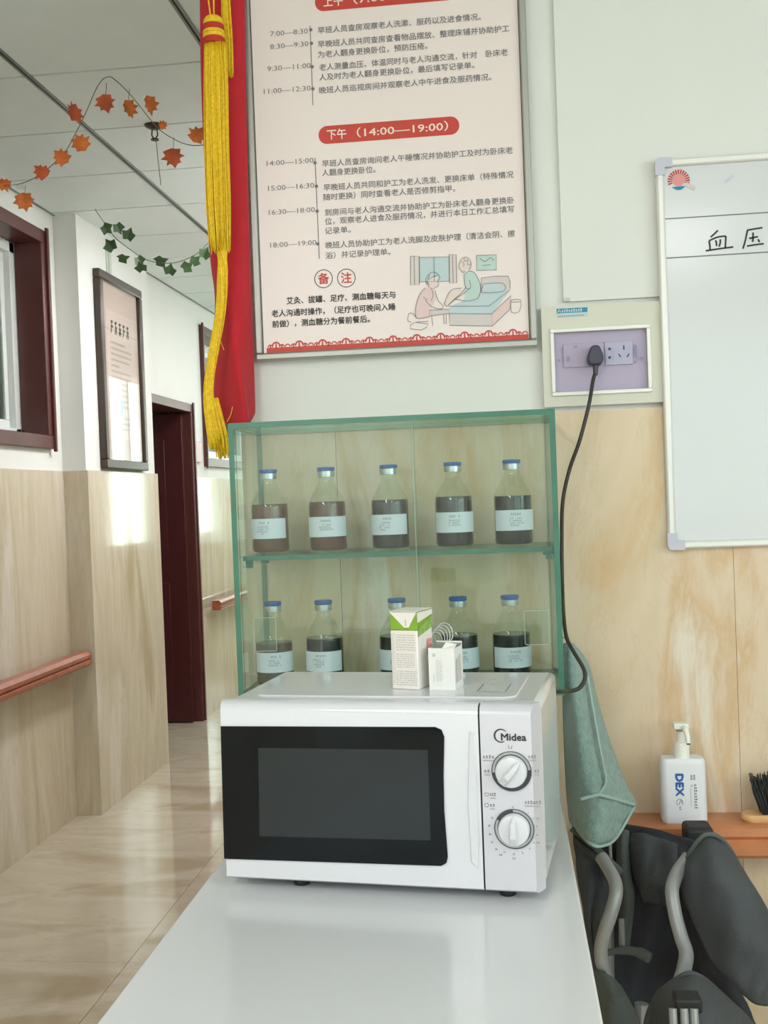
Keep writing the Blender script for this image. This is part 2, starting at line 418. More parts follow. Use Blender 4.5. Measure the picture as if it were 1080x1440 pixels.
wpart = struct(MB().box((-4.5, 6.46, 0), (XL-0.22, 6.58, ZC+0.01)).build('wall_partition', M_wall))

# polished stone slabs (wainscot), each its own piece
def slab(parent, a, b, m): return MB().box(a, b).build('tile', m, parent)
G = 0.0009
ys = [4.487 - 0.8*i for i in range(0, 9)]
for i in range(8): slab(wl, (XL, max(ys[i+1], YE)+G, 0), (XL+TT*0.6, ys[i]-G, ZW), M_marbleL)
slab(wl, (XL, 5.41+G, 0), (XL+TT*0.6, 5.5-0.06, ZW), M_marbleL)
for i in range(8):
    y0 = 6.455 + 0.8*i; y1 = min(y0+0.8, YF)
    if y1 > y0: slab(wl, (XL, y0+G, 0), (XL+TT*0.6, y1-G, ZW), M_marbleL)
slab(wpil, (XL+TT*0.6, 4.487-TT, 0), (XP, 4.487, ZW), M_marbleL)
slab(wpil, (XP-TT, 4.487+G, 0), (XP, 5.41, ZW), M_marbleL)
slab(wpil, (XL+TT*0.6, 5.41, 0), (XP, 5.41+TT, ZW), M_marbleL)
xs = [XR, -0.345, 0.455, 1.255, 2.055, XE]
G = 0.0004
for i in range(5): slab(wb, (xs[i]+G, YB-TT, 0), (xs[i+1]-G, YB, ZW), M_marbleR)
yb = [2.25, 3.05, 3.85, 4.65, 5.45, 6.25, 7.05, 7.95]
for i in range(7): slab(wcr, (XR-TT, yb[i]+G, 0), (XR, yb[i+1]-G, ZW), M_marbleL)
slab(wcr, (XR-TT, 7.95+G, 0), (XR, 8.95-G, 0.93), M_marbleL)
for ya_, yb_, zt in ((8.95, 9.80, ZW), (9.80, 10.65, ZW), (10.65, 11.75, 0.93), (11.75, YF, ZW)): slab(wcr, (XR-TT, ya_+G, 0), (XR, yb_-G, zt), M_marbleL)

# raised plaster lining right of the poster
struct(MB().box((0.136, YB-0.009, 1.712), (XE, YB, ZC)).build('trim_1', M_wall))

# windows with red-brown casings in the corridor's left wall
def casing_window(n, W, c=0.055):
    root = group_empty('window_%d' % n)
    y0, y1, z0, z1 = W[0]+0.004, W[1]-0.004, W[2]+0.004, W[3]-0.004; xf = XL + 0.018
    def part(name, a, b, m, bevel=0.003): return MB().box(a, b).build(name, m, root, bevel=bevel)
    part('casing', (XL-0.10, y0-c, z1), (xf, y1+c, z1+c), M_casing)
    part('casing', (XL-0.10, y0-c, z0-c), (xf+0.004, y1+c, z0), M_casing)
    part('casing', (XL-0.10, y1, z0), (xf, y1+c, z1), M_casing)
    part('casing', (XL-0.10, y0-c, z0), (xf, y0, z1), M_casing)
    part('casing_edge', (xf, y1+c-0.016, z0-c-0.012), (xf+0.012, y1+c+0.004, z1+c+0.012), M_casing)
    part('casing_edge', (xf, y0-c-0.004, z0-c-0.012), (xf+0.012, y0-c+0.016, z1+c+0.012), M_casing)
    xa, xb = XL-0.145, XL-0.1005; fr = 0.045
    part('outer_frame', (xa, y0, z1-fr), (xb, y1, z1), M_upvc); part('outer_frame', (xa, y0, z0), (xb, y1, z0+fr*0.7), M_upvc)
    part('outer_frame', (xa, y1-fr, z0), (xb, y1, z1), M_upvc); part('outer_frame', (xa, y0, z0), (xb, y0+fr, z1), M_upvc)
    ym = (y0+y1)/2
    for (a, b, dx) in ((y0+fr, ym+0.03, 0.0), (ym-0.03, y1-fr, -0.016)):
        s = MB(); w = 0.035; x0, x1 = xa+0.018+dx, xa+0.034+dx
        s.box((x0, a, z1-fr-w), (x1, b, z1-fr)).box((x0, a, z0+fr*0.7), (x1, b, z0+fr*0.7+w)).box((x0, a, z0+fr*0.7+w), (x1, a+w, z1-fr-w)).box((x0, b-w, z0+fr*0.7+w), (x1, b, z1-fr-w))
        sash = s.build('sash', M_upvc, root, bevel=0.002)
        MB().box((x0+0.005, a+w, z0+fr*0.7+w), (x0+0.009, b-w, z1-fr-w)).build('pane', M_pane, sash)
    return root
w1 = casing_window(1, W1); w2 = casing_window(2, W2)
# folds of a drawn curtain just inside the near bedroom window
def curtain(y0, y1, x, label):
    pts = []; n = 70
    mb = MB(); vs = []
    for i in range(n+1):
        y = y0 + (y1-y0)*i/n; xx = x + 0.022*math.sin(i*1.15) + 0.008*math.sin(i*2.9)
        vs += [(xx, y, 1.45), (xx, y, 2.5)]
    mb.add(vs, [(2*i, 2*i+2, 2*i+3, 2*i+1) for i in range(n)])
    o = mb.build('curtain', M_curtain, smooth='all', solid=0.003)
    tag(o, label, 'curtain')
curtain(2.45, 4.40, XL-0.275, 'grey green curtain drawn behind the near corridor window')

def plain_window(n, axis, pos, W, depth, sgn, mull=2):
    root = group_empty('window_%d' % n); a0, a1, z0, z1 = W; fr = 0.05
    def bx(u0, u1, w0, w1, d0, d1):
        lo, hi = sorted((pos+sgn*d0, pos+sgn*d1))
        return MB().box((lo, u0, w0), (hi, u1, w1)) if axis == 'X' else MB().box((u0, lo, w0), (u1, hi, w1))
    bx(a0, a1, z1-fr, z1, depth, depth+0.05).build('outer_frame', M_upvc, root); bx(a0, a1, z0, z0+fr, depth, depth+0.05).build('outer_frame', M_upvc, root)
    for i in range(mull+1):
        u = a0 + (a1-a0-fr)*i/mull; bx(u, u+fr, z0+fr, z1-fr, depth, depth+0.05).build('mullion', M_upvc, root)
    for i in range(mull):
        u = a0 + (a1-a0-fr)*i/mull + fr; v = a0 + (a1-a0-fr)*(i+1)/mull
        bx(u, v, z0+fr, z1-fr, depth+0.02, depth+0.026).build('pane', M_pane, root)
    bx(a0-0.03, a1+0.03, z0-0.03, z0, -0.03, depth+0.05).build('window_sill', M_upvc, root)
plain_window(3, 'X', XR, W3, 0.0, 1, 2); plain_window(7, 'X', XR, W7, 0.0, 1, 2)
plain_window(8, 'X', -4.5, W8, 0.0, -1, 2); plain_window(9, 'X', -4.5, W9, 0.0, -1, 2)  # unseen near bedroom window added to carry its fill light
plain_window(4, 'X', XE, W4, 0.0, 1, 4)
plain_window(5, 'Y', YE, W5, 0.0, -1, 2)
plain_window(6, 'Y', YF, W6, 0.03, 1, 2)

# doorway beyond the pillar, leaf standing open into the bedroom
door = group_empty('door_1'); c = 0.06; y0, y1, z1 = D1[0]+0.004, D1[1]-0.004, D1[3]-0.004
MB().box((XL-0.22, y0-c+0.01, z1), (XL+0.02, y1+c-0.01, z1+0.05)).build('door_frame_head', M_casing, door, bevel=0.003)
MB().box((XL-0.22, y1, 0), (XL+0.02, y1+0.05, z1)).build('door_frame_jamb', M_casing, door, bevel=0.003)
MB().box((XL-0.22, y0-0.05, 0), (XL+0.02, y0, z1)).build('door_frame_jamb', M_casing, door, bevel=0.003)
MB().box((XL+0.02, y1+0.030, 0), (XL+0.03, y1+0.052, z1+0.06)).build('door_frame_edge', M_casing, door)
leaf = MB().box((XL-0.90, y1-0.045, 0.008), (XL-0.03, y1-0.005, z1-0.01)).build('door_leaf', M_door, door, bevel=0.002)
for (a, b) in ((0.15, 0.85), (1.0, 1.72)):
    MB().box((XL-0.80, y1-0.050, a), (XL-0.14, y1-0.044, b)).build('door_panel', M_door, leaf, bevel=0.003)
MB().lathe([(0.01, 0), (0.01, 0.05)], 12, (XL-0.84, y1-0.045, 1.0), axis='Y').build('handle', M_chrome, leaf)

# unseen ceiling lamps added as fill
M_fill = bpy.data.materials.new('fill_diffuser'); M_fill.use_nodes = True
_b = M_fill.node_tree.nodes['Principled BSDF']; _b.inputs['Base Color'].default_value = (0.9, 0.9, 0.9, 1); _b.inputs['Emission Color'].default_value = (1, 0.98, 0.95, 1); _b.inputs['Emission Strength'].default_value = 3.0
def ceiling_fill(x, y, w, l, power, label):
    t = bpy.data.objects.new('ceiling_fill_light', None); COL.objects.link(t); t.parent = ceil; t.location = (x, y, ZC)
    MB().box((-w/2, -l/2, -0.012), (-w/2+0.02, l/2, -0.0045)).box((w/2-0.02, -l/2, -0.012), (w/2, l/2, -0.0045)).box((-w/2+0.02, -l/2, -0.012), (w/2-0.02, -l/2+0.02, -0.0045)).box((-w/2+0.02, l/2-0.02, -0.012), (w/2-0.02, l/2, -0.0045)).build('light_frame', M_upvc, t)
    MB().box((-w/2+0.02, -l/2+0.02, -0.009), (w/2-0.02, l/2-0.02, -0.0045)).build('diffuser', M_fill, t)
    area('ceiling_fill_lamp', (x, y, ZC-0.02), (0, 0, -1), w-0.04, l-0.04, power, (0.97, 0.948, 1.0))
ceiling_fill(-1.05, -0.70, 0.5, 0.9, 26, 'added square ceiling fill light nearest behind the viewer over the corridor')
ceiling_fill(-1.05, -2.30, 0.5, 0.9, 40, 'added square ceiling fill light over the corridor by the rear wall')
ceiling_fill(-0.79, 4.40, 0.36, 0.9, 25, 'added narrow ceiling fill light just past the poster wall in the corridor')
ceiling_fill(-0.79, 6.30, 0.36, 0.9, 13, 'added narrow ceiling fill light in the corridor opposite the open door')
ceiling_fill(-0.79, 9.90, 0.36, 0.9, 10, 'added narrow ceiling fill light at the far end of the corridor')
ceiling_fill(0.9, -1.2, 0.5, 0.9, 12, 'added square ceiling fill light over the room behind the viewer')

# ------------------------------------------------------------------ handrails
def handrail_y(y0, y1, label):
    t = thing('handrail', label, 'handrail', (XL+0.06, y0, 0.68)); L = back(t)
    prof = [(0.045, 0.655), (0.095, 0.652), (0.105, 0.662), (0.105, 0.674), (0.097, 0.680), (0.105, 0.686), (0.105, 0.700), (0.092, 0.714), (0.05, 0.714)]
    mb = MB(); n = len(prof)
    vs = [(XL+a, y, z) for y in (y0, y1) for a, z in prof]
    mb.add(vs, [tuple(range(n)), tuple(range(n, 2*n))] + [(i, (i+1) % n, (i+1) % n+n, i+n) for i in range(n)])
    mb.build('rail', M_rail, t, loc=L)
    k = max(2, int((y1-y0)/0.9)+1)
    for i in range(k):
        y = y0 + 0.2 + (y1-y0-0.4)*i/(k-1)
        MB().box((XL+TT*0.6, y-0.02, 0.66), (XL+0.047, y+0.02, 0.70)).build('bracket', M_frame, t, loc=L)
handrail_y(1.2, 4.45, 'red brown wooden handrail along the marble wall before the pillar')
handrail_y(6.60, 10.2, 'short piece of red brown handrail beyond the open door')
t = thing('handrail', 'orange wooden ledge rail below the whiteboard holding soap and brush', 'handrail', (0.3, YB-TT, 0.62)); L = back(t)
prof = [(2.238, 0.600), (2.150, 0.600), (2.142, 0.608), (2.142, 0.630), (2.150, 0.637), (2.142, 0.645), (2.144, 0.660), (2.152, 0.664), (2.238, 0.664)]
mb = MB(); n = len(prof)
mb.add([(x, a, z) for x in (0.17, 2.2) for a, z in prof], [tuple(range(n)), tuple(range(n, 2*n))] + [(i, (i+1) % n, (i+1) % n+n, i+n) for i in range(n)])
mb.build('rail', M_railR, t, loc=L)

# ------------------------------------------------------------------ table
t = thing('table', 'white table with plain glossy top under the microwave', 'table', (-0.184, 1.5, 0)); L = back(t)
MB().box((-0.451, 0.78, 0.752), (0.0825, 2.232, 0.78)).build('tabletop', M_white, t, loc=L, bevel=0.003)
for y in (0.81, 2.19): MB().box((-0.42, y, 0.69), (0.052, y+0.02, 0.752)).build('apron', M_white, t, loc=L)
for x in (-0.43, 0.022):
    for y in (0.80, 2.175): MB().box((x, y, 0), (x+0.04, y+0.04, 0.752)).build('leg', M_white, t, loc=L)

# ------------------------------------------------------------------ microwave
MWR = math.radians(-7.5); MWL = Vector((-0.190, 1.465, 0.78))
mw = thing('microwave_oven', 'white microwave oven with black glass door and two dial knobs', 'microwave', MWL, MWR)
mwx = Vector((math.cos(MWR), math.sin(MWR), 0)); mwy = Vector((-math.sin(MWR), math.cos(MWR), 0))
def mwf(px, py, off=0.0):
    """pixel -> (x, z) on the oven's front face"""
    r = ray(px, py); o = Vector((0, 0, CAMH)) - MWL
    tt = (-off - o.dot(mwy)) / r.dot(mwy); p = o + r*tt
    return (p.dot(mwx), p.z)
def mwz(px, py, z):
    p = onZ(px, py, MWL.z + z) - MWL; return (p.dot(mwx), p.dot(mwy))
HW, HB, HT, DP = 0.2265, 0.014, 0.265, 0.275
body = MB()
# body: side outline swept back, edges rounded by the bevel
body.box((-HW+0.004, 0.024, HB+0.004), (HW+0.001, DP, HT))
body.build('body', M_mw, mw, bevel=0.010, bseg=3)
xs_split = mwf(677, 1120)[0]
def front_shell(name, x0, x1, m):
    # front plate with a soft rolled rim, standing 4 mm proud of the body
    prof = [(0.026, HB, HT+0.001), (0.012, HB, HT+0.001), (0.004, HB+0.001, HT-0.003), (0.0, HB+0.004, HT-0.012)]
    mb = MB(); vs = []
    for y, a, b in prof:
        i = (0.004 - 0.004*y/0.026)
        vs += [(x0+(i if x0 < -0.1 else 0), y, a), (x1-(i*2.4 if x1 > 0.2 else 0), y, a), (x1-(i*2.4 if x1 > 0.2 else 0), y, b), (x0+(i if x0 < -0.1 else 0), y, b)]
    fs = [(0, 1, 2, 3), (12, 15, 14, 13)]
    for k in range(3):
        for j in range(4): fs.append((4*k+j, 4*k+(j+1) % 4, 4*k+4+(j+1) % 4, 4*k+4+j))
    mb.add(vs, fs); return mb.build(name, m, mw, smooth=True)
dr = front_shell('door', -HW, xs_split-0.0012, M_mw)
cp = front_shell('control_panel', xs_split+0.0012, HW, M_mwpanel)
MB().box((xs_split-0.002, 0.006, HB+0.002), (xs_split+0.002, 0.02, HT-0.002)).build('door_gap', M_dark, mw)
# black glass with the waisted right edge of the photograph
gl = [mwf(*p) for p in ((311, 1021), (612, 1022), (621, 1026), (625, 1036), (624, 1090), (625, 1140), (630, 1205), (628, 1213), (621, 1217), (470, 1212), (316, 1207))]
g = MB().prism([p for p in gl], 0.0, -0.0022).build('door_glass', M_black, dr)
vw = [mwf(*p) for p in ((364, 1051), (602, 1054), (606, 1181), (366, 1175))]
MB().prism(vw, -0.0021, -0.0028).build('viewing_window', M_screen, dr)
gp = [mwf(*p) for p in ((660, 1028), (668, 1030), (674, 1180), (673, 1222), (663, 1212), (658, 1130))]
MB().prism(gp, 0.0005, -0.0018).build('grip_ridge', M_mw, dr, bevel=0.001)
# raised field on the lid, print frame
tz = HT
a, b2, c2, d2 = mwz(418, 953, tz), mwz(735, 948, tz), mwz(742, 984, tz), mwz(345, 984, tz)
def poly_in(x0, x1, y0, y1, r): return rrect(x0, x1, y0, y1, r)
MB().prism(poly_in(-HW+0.035, HW-0.035, 0.05, 0.25, 0.02), tz-0.001, tz+0.0022, 'XY').build('lid_field', M_mw, mw, bevel=0.0018)
lf = [mwz(*p, tz) for p in ((671, 975), (711, 975), (718, 964), (681, 964))]
mb = MB(); 
xx0, xx1, yy0, yy1 = lf[0][0], lf[1][0], lf[0][1], lf[3][1]
Pt = lambda a, b, d: (a, b, d)
ribbon(mb, [(xx0, yy0), (xx1, yy0), (xx1, yy1), (xx0, yy1), (xx0, yy0)], 0.0013, tz+0.0026, Pt)
mb.build('printed_rectangle', M_grey, mw)
for px, py in ((417, 1250), (712, 1263)):
    x, y = mwz(px, py, 0.001)
    MB().lathe([(0.011, 0), (0.012, 0.004), (0.010, 0.020)], 14, (x, max(y, 0.035), 0)).build('foot', M_rubber, mw)
for x in (-0.17, 0.17): MB().lathe([(0.011, 0), (0.012, 0.004), (0.010, 0.020)], 14, (x, 0.24, 0)).build('foot', M_rubber, mw)
# knobs
def knob(px, py, ang, dark0, dark1):
    x, z = mwf(px, py); R = 0.0262
    ring = MB().lathe([(R+0.0004, 0.0), (R+0.0004, 0.002), (R-0.0008, 0.0024), (R-0.0045, 0.0024), (R-0.0052, 0.002), (R-0.0052, 0)], 40, (x, -0.0002, z), axis='Y', capb=False, capt=False).build('dial_ring', M_chrome, cp, smooth=True)
    mb = MB(); n = 30
    vs = []
    for i in range(n+1):
        a = math.radians(dark0 + (dark1-dark0)*i/n)
        for r in (R-0.0002, R-0.0048): vs.append((x+r*math.cos(a), -0.0029, z+r*math.sin(a)))
    mb.add(vs, [(2*i, 2*i+1, 2*i+3, 2*i+2) for i in range(n)]); mb.build('dial_arc', M_ring, ring)
    mb = MB()
    for r in (R-0.0001, R-0.0046):
        ribbon(mb, [(x+r*math.cos(2*PI*i/48), z+r*math.sin(2*PI*i/48)) for i in range(49)], 0.0011, -0.0028, XZ)
    mb.build('dial_outline', M_ring, ring)
    k = MB().lathe([(0.0212, 0.0), (0.0210, 0.008), (0.0198, 0.0105), (0.017, 0.0115)], 36, (x, -0.001, z), axis='Y').build('knob', M_mw, cp, smooth=True)
    # grip blade across the knob
    ca, sa = math.cos(ang), math.sin(ang); mb = MB()
    prof = [(-0.0205, 0.0072), (-0.008, 0.0072), (0.010, 0.0055), (0.0205, 0.0018)]
    vs = []
    for u, w in prof:
        for s_, y in ((-1, -0.009), (-0.55, -0.0215), (0.55, -0.0215), (1, -0.009)):
            yy = y if abs(u) < 0.02 else -0.0125 if y < -0.01 else -0.009
            vs.append((x + u*ca - s_*w*sa, yy, z + u*sa + s_*w*ca))
    fs = []
    for i in range(3):
        for j in range(3): fs.append((4*i+j, 4*i+j+1, 4*i+j+5, 4*i+j+4))
    fs += [(0, 3, 2, 1), (12, 13, 14, 15)]
    mb.add(vs, fs); mb.build('knob_grip', M_mw, k, smooth=True, bevel=0.0012)
knob(719.5, 1084, math.radians(50), 185, 365)
knob(723.5, 1165, math.radians(88), 92, 152)
# lettering of the panel
d = -0.0006
mb = MB(); x, z = mwf(705, 1041); x2, _ = mwf(740, 1041)
put_text(mb, 'Midea', x, z, 0.0098, d, width=x2-x, bold=0.0004)
cxl, czl = mwf(704.5, 1034.5); R = 0.0086
vs = []; n = 36
for i in range(n+1):
    a = math.radians(40 + 262*i/n); w = 0.0005 + 0.0006*math.sin(PI*i/n)
    vs += [XZ(cxl+(R+w)*math.cos(a)*1.0, czl+(R+w)*math.sin(a), d), XZ(cxl+(R-w)*math.cos(a), czl+(R-w)*math.sin(a), d)]
mb.add(vs, [(2*i, 2*i+1, 2*i+3, 2*i+2) for i in range(n)])
mb.build('logo', M_ink, cp)
mb = MB()
def bars(mb, x, z, w, h, n, P=XZ, d_=d, gap=0.32, rnd=None):
    """small illegible print: a row of character-sized dabs"""
    cw = w/n
    for i in range(n):
        u0 = x + i*cw; u1 = u0 + cw*(1-gap)
        hh = h*(0.75+0.25*((i*7) % 3)/2)
        vs = [P(u0, z, d_), P(u1, z, d_), P(u1, z+hh*0.28, d_), P(u0, z+hh*0.28, d_)]
        mb.add(vs, [(0, 1, 2, 3)])
        mb.add([P(u0+cw*0.15, z+hh*0.5, d_), P(u1, z+hh*0.5, d_), P(u1-cw*0.1, z+hh, d_), P(u0, z+hh, d_)], [(0, 1, 2, 3)])
for px, py, w, n in ((679, 1066, 17, 4), (681, 1086, 9, 2), (743, 1066, 12, 3), (752, 1086, 7, 2), (689, 1119, 9, 3), (689, 1134, 8, 2), (738, 1130, 24, 6)):
    x, z = mwf(px, py); x2, _ = mwf(px+w, py); bars(mb, x, z, x2-x, 0.0042, n)
    x, z = mwf(px, py+4); bars(mb, x, z, (x2-x)*0.9, 0.0016, n*2)
tag(mb.build('panel_print', M_grey, cp), kind='stuff')
mb = MB()
for s_, px, py in (('0', 721, 1135), ('1', 743, 1143), ('2', 750, 1151), ('0.2', 756, 1151), ('3', 755, 1162), ('4', 755, 1174), ('5', 751, 1185), ('0.4', 757, 1185), ('6', 745, 1193), ('8', 735, 1199), ('10', 723, 1201), ('0.6', 723, 1207), ('15', 710, 1198), ('0.8', 704, 1202), ('20', 698, 1194), ('25', 692, 1184), ('30', 689, 1173), ('35', 688, 1161), ('35', 692, 1150)):
    x, z = mwf(px, py); put_text(mb, s_, x, z-0.0012, 0.0026, d, anchor='center')
x, z = mwf(684.5, 1132); ribbon(mb, [(x+0.0026*math.cos(2*PI*i/20), z+0.0026*math.sin(2*PI*i/20)) for i in range(21)], 0.0005, d, XZ)
x, z = mwf(684.5, 1117); ribbon(mb, [(x-0.0025, z-0.002), (x+0.0025, z-0.002), (x+0.0025, z+0.002), (x-0.0025, z+0.002), (x-0.0025, z-0.002)], 0.0005, d, XZ)
x, z = mwf(717.5, 1050); ribbon(mb, [(x-0.002, z+0.0025), (x-0.002, z-0.002), (x+0.002, z-0.002), (x+0.0024, z+0.002)], 0.0006, d, XZ)
tag(mb.build('dial_numbers', M_ink, cp), kind='stuff')

# ------------------------------------------------------------------ cartons on the oven
ZT = MWL.z + HT + 0.0022
def local_bars(mb, x0, x1, z0, z1, rows, y, seed):
    rr = random.Random(seed)
    for i in range(rows):
        z = z1 - (z1-z0)*(i+0.8)/rows; u = x0
        while u < x1-0.001:
            w = rr.uniform(0.001, 0.0045); u2 = min(u+w, x1); h = (z1-z0)/rows*0.45
            mb.add([(u, y, z), (u2, y, z), (u2, y, z+h), (u, y, z+h)], [(0, 1, 2, 3)]); u = u2 + rr.uniform(0.0006, 0.0018)
p = (onZ(552, 971, ZT) + onZ(589, 969, ZT))/2
rzc = math.radians(-20)
jc = thing('juice_carton', 'tall drink carton with lime green top band on the microwave', 'carton', (p.x+0.009, p.y+0.028, ZT), rzc)
cw, cd, ch = 0.0215, 0.027, 0.113
MB().box((-cw, -cd, 0), (cw, cd, ch*0.76), 0).build('carton_body', M_carton, jc, bevel=0.0015)
MB().box((-cw, -cd, ch*0.76), (cw, cd, ch)).build('green_band', M_green, jc, bevel=0.0015)
mb = MB(); mb.add([(-cw, -cd-0.0006, ch-0.0005), (cw, -cd-0.0006, ch-0.0005), (0.009, -cd-0.0012, ch*0.80), (0.002, -cd-0.0012, ch*0.80)], [(0, 1, 2, 3)])
mb.add([(-cw, -cd-0.0006, ch+0.0006), (cw, -cd-0.0006, ch+0.0006), (cw, cd, ch+0.0006), (-cw, cd, ch+0.0006)], [(0, 1, 2, 3)])
mb.build('top_flap', M_carton, jc, solid=0.0008)
mb = MB(); mb.add([(cw+0.0008, -cd+0.002, ch*0.68), (cw+0.0008, cd-0.001, ch*0.76), (cw+0.0008, cd-0.001, ch*0.93), (cw+0.0008, cd-0.02, ch*0.86), (cw+0.0008, -cd+0.004, ch*0.80)], [(0, 1, 2, 3, 4)])
mb.build('leaf_print', M_lime, jc)
mb = MB(); mb.add([(cw+0.0008, -cd, ch*0.86), (cw+0.0008, cd, ch*0.93), (cw+0.0008, cd, ch-0.001), (cw+0.0008, -cd, ch-0.001)], [(0, 1, 2, 3)]); mb.build('side_white', M_carton, jc)
mb = MB(); mb.add([(cw+0.0008, 0.004, ch*0.42), (cw+0.0008, cd-0.004, ch*0.42), (cw+0.0008, cd-0.004, ch*0.62), (cw+0.0008, 0.006, ch*0.62)], [(0, 1, 2, 3)]); mb.build('pink_print', M_pinkp, jc)
mb = MB(); local_bars(mb, -cw+0.009, cw-0.003, ch*0.50, ch*0.72, 7, -cd-0.0008, 1); local_bars(mb, -cw+0.009, cw-0.005, ch*0.28, ch*0.47, 7, -cd-0.0008, 2); local_bars(mb, -cw+0.008, cw-0.002, ch*0.05, ch*0.25, 7, -cd-0.0008, 3)
local_bars(mb, -cw+0.002, -cw+0.007, ch*0.05, ch*0.73, 26, -cd-0.0008, 4)
mb.add([(0.0035, -cd-0.0019, ch*0.82), (0.0055, -cd-0.0019, ch*0.82), (0.0055, -cd-0.0019, ch*0.90), (0.0035, -cd-0.0019, ch*0.90)], [(0, 1, 2, 3)])
tag(mb.build('small_print', M_lightp, jc), kind='stuff')
p = (onZ(606, 971, ZT) + onZ(640, 970, ZT))/2
sc = thing('medicine_box', 'small white box with open grey top beside the drink carton', 'box', (p.x+0.004, p.y+0.024, ZT), math.radians(-13))
cw, cd, ch = 0.0195, 0.022, 0.060
mb = MB().box((-cw, -cd, 0), (cw, cd, 0.001)).box((-cw, -cd, 0.001), (cw, -cd+0.001, ch)).box((-cw, cd-0.001, 0.001), (cw, cd, ch+0.005)).box((-cw, -cd+0.001, 0.001), (-cw+0.001, cd-0.001, ch)).box((cw-0.001, -cd+0.001, 0.001), (cw, cd-0.001, ch))
mb.build('box_body', M_cartonw, sc)
mb = MB(); mb.add([(-cw+0.001, -cd+0.001, ch-0.001), (0.006, -cd+0.001, ch-0.001), (0.008, 0.0, ch+0.003), (cw-0.001, 0.002, ch+0.001), (cw-0.001, cd-0.001, ch+0.002), (-cw+0.001, cd-0.001, ch+0.003)], [(0, 1, 2, 3, 4, 5)])
mb.build('inner_flap', M_cartong, sc, solid=0.0006)
mb = MB(); mb.add([(0.0, -cd, ch-0.002), (cw, -cd, ch-0.002), (cw, -cd+0.016, ch+0.004), (0.004, -cd+0.012, ch+0.007)], [(0, 1, 2, 3)]); mb.build('torn_flap', M_cartonw, sc, solid=0.0006)
mb = MB(); local_bars(mb, -0.008, 0.001, 0.012, 0.044, 14, -cd-0.0006, 9); local_bars(mb, -0.013, -0.010, 0.010, 0.022, 6, -cd-0.0006, 11)
mb.lathe([(0.0026, 0), (0.0026, 0.0002)], 12, (-0.011, -cd-0.0006, ch-0.010), axis='Y')
mb.add([(cw+0.0006, -cd+0.006, 0.01), (cw+0.0006, cd-0.010, 0.01), (cw+0.0006, cd-0.012, ch*0.8), (cw+0.0006, -cd+0.008, ch*0.7)], [(0, 1, 2, 3)])
tag(mb.build('small_print', M_lightp, sc), kind='stuff')
# silver coil behind the small box
p = onY(621, 891, 1.655); zb = ZT
pts = [(p.x+0.016, 1.66, zb+0.0013), (p.x+0.012, 1.66, zb+0.012), (p.x+0.004, 1.658, zb+0.024), (p.x+0.010, 1.656, p.z-0.012)]; n = 140
for i in range(n+1):
    tt = i/n; a = -0.6 + tt*2*PI*5; r = 0.0165 - 0.005*tt
    pts.append((p.x + 0.004 + r*math.cos(a)*0.8 - 0.016*tt, 1.655 + r*0.5*math.sin(a+0.5) - 0.016*tt, p.z + r*math.sin(a) - 0.010*tt))
o = MB().tube(pts, 0.0011, 6).build('wire_coil', M_coil, smooth='all'); tag(o, 'small silver wire coil behind the small white box', 'coil')

# ------------------------------------------------------------------ glass display case
CX0, CX1, CYF, CYB, CZ0, CZ1, GT = -0.513, 0.0985, 2.0, 2.236, 0.952, 1.478, 0.0105
dc = thing('display_case', 'green edged glass display case on the wall with two rows of bottles', 'display case', ((CX0+CX1)/2, CYB, CZ0)); L = back(dc)
def pane(name, a, b, thin, m=None, parent=dc):
    """glass plate: broad faces clear, narrow edges green"""
    mb = MB().box(a, b); ax = 'xyz'.index(thin)
    order = [2, 2, 1, 0, 1, 0]
    mb.m = [0 if order[i] == ax else 1 for i in range(6)]
    return mb.build(name, [m or M_caseglass, M_edge], parent, loc=L if parent is dc else (0, 0, 0))
pane('top_panel', (CX0, CYF, CZ1-GT), (CX1, CYB, CZ1), 'z')
pane('bottom_panel', (CX0, CYF, CZ0), (CX1, CYB, CZ0+GT), 'z', M_shelfg)
pane('side_panel', (CX0, CYF, CZ0+GT), (CX0+GT, CYB, CZ1-GT), 'x')
pane('side_panel', (CX1-GT, CYF, CZ0+GT), (CX1, CYB, CZ1-GT), 'x')
SZ = 1.224
pane('shelf', (CX0+GT+0.001, 2.032, SZ-0.009), (CX1-GT-0.001, CYB-0.008, SZ), 'z', M_shelfg)
for x in (CX0+GT+0.0015, CX1-GT-0.0135):
    for y in (2.05, 2.19): MB().box((x, y, SZ-0.024), (x+0.012, y+0.012, SZ-0.0095)).build('shelf_clip', M_edge, dc, loc=L)
xm = -0.165
for i, (a, b, y) in enumerate(((CX0+GT+0.001, xm+0.003, 2.006), (xm-0.003, CX1-GT-0.001, 2.014))):
    dpn = pane('sliding_door', (a, y, CZ0+GT+0.001), (b, y+0.005, CZ1-GT-0.001), 'y')
    x0, x1, z0, z1 = (-0.478, -0.436, 1.045, 1.108) if i == 0 else (0.030, 0.074, 1.045, 1.108)
    q = MB().prism(rrect(x0, x1, z0, z1, 0.003), y-0.0035, y-0.0003).build('finger_pull', [M_caseglass], dpn)
    mb = MB(); ribbon(mb, rrect(x0, x1, z0, z1, 0.003) + [rrect(x0, x1, z0, z1, 0.003)[0]], 0.0011, y-0.0038, XZ); mb.build('finger_pull_edge', M_pulledge, dpn)
MB().box((CX0+GT, 2.003, CZ1-GT-0.012), (CX1-GT, 2.022, CZ1-GT-0.0005)).build('door_track', M_edge if False else M_shelfg, dc, loc=L)
MB().box((xm-0.0004, 2.0035, CZ0+GT), (xm+0.0004, 2.0055, CZ1-GT)).build('door_meeting_edge', M_pulledge, dc, loc=L)

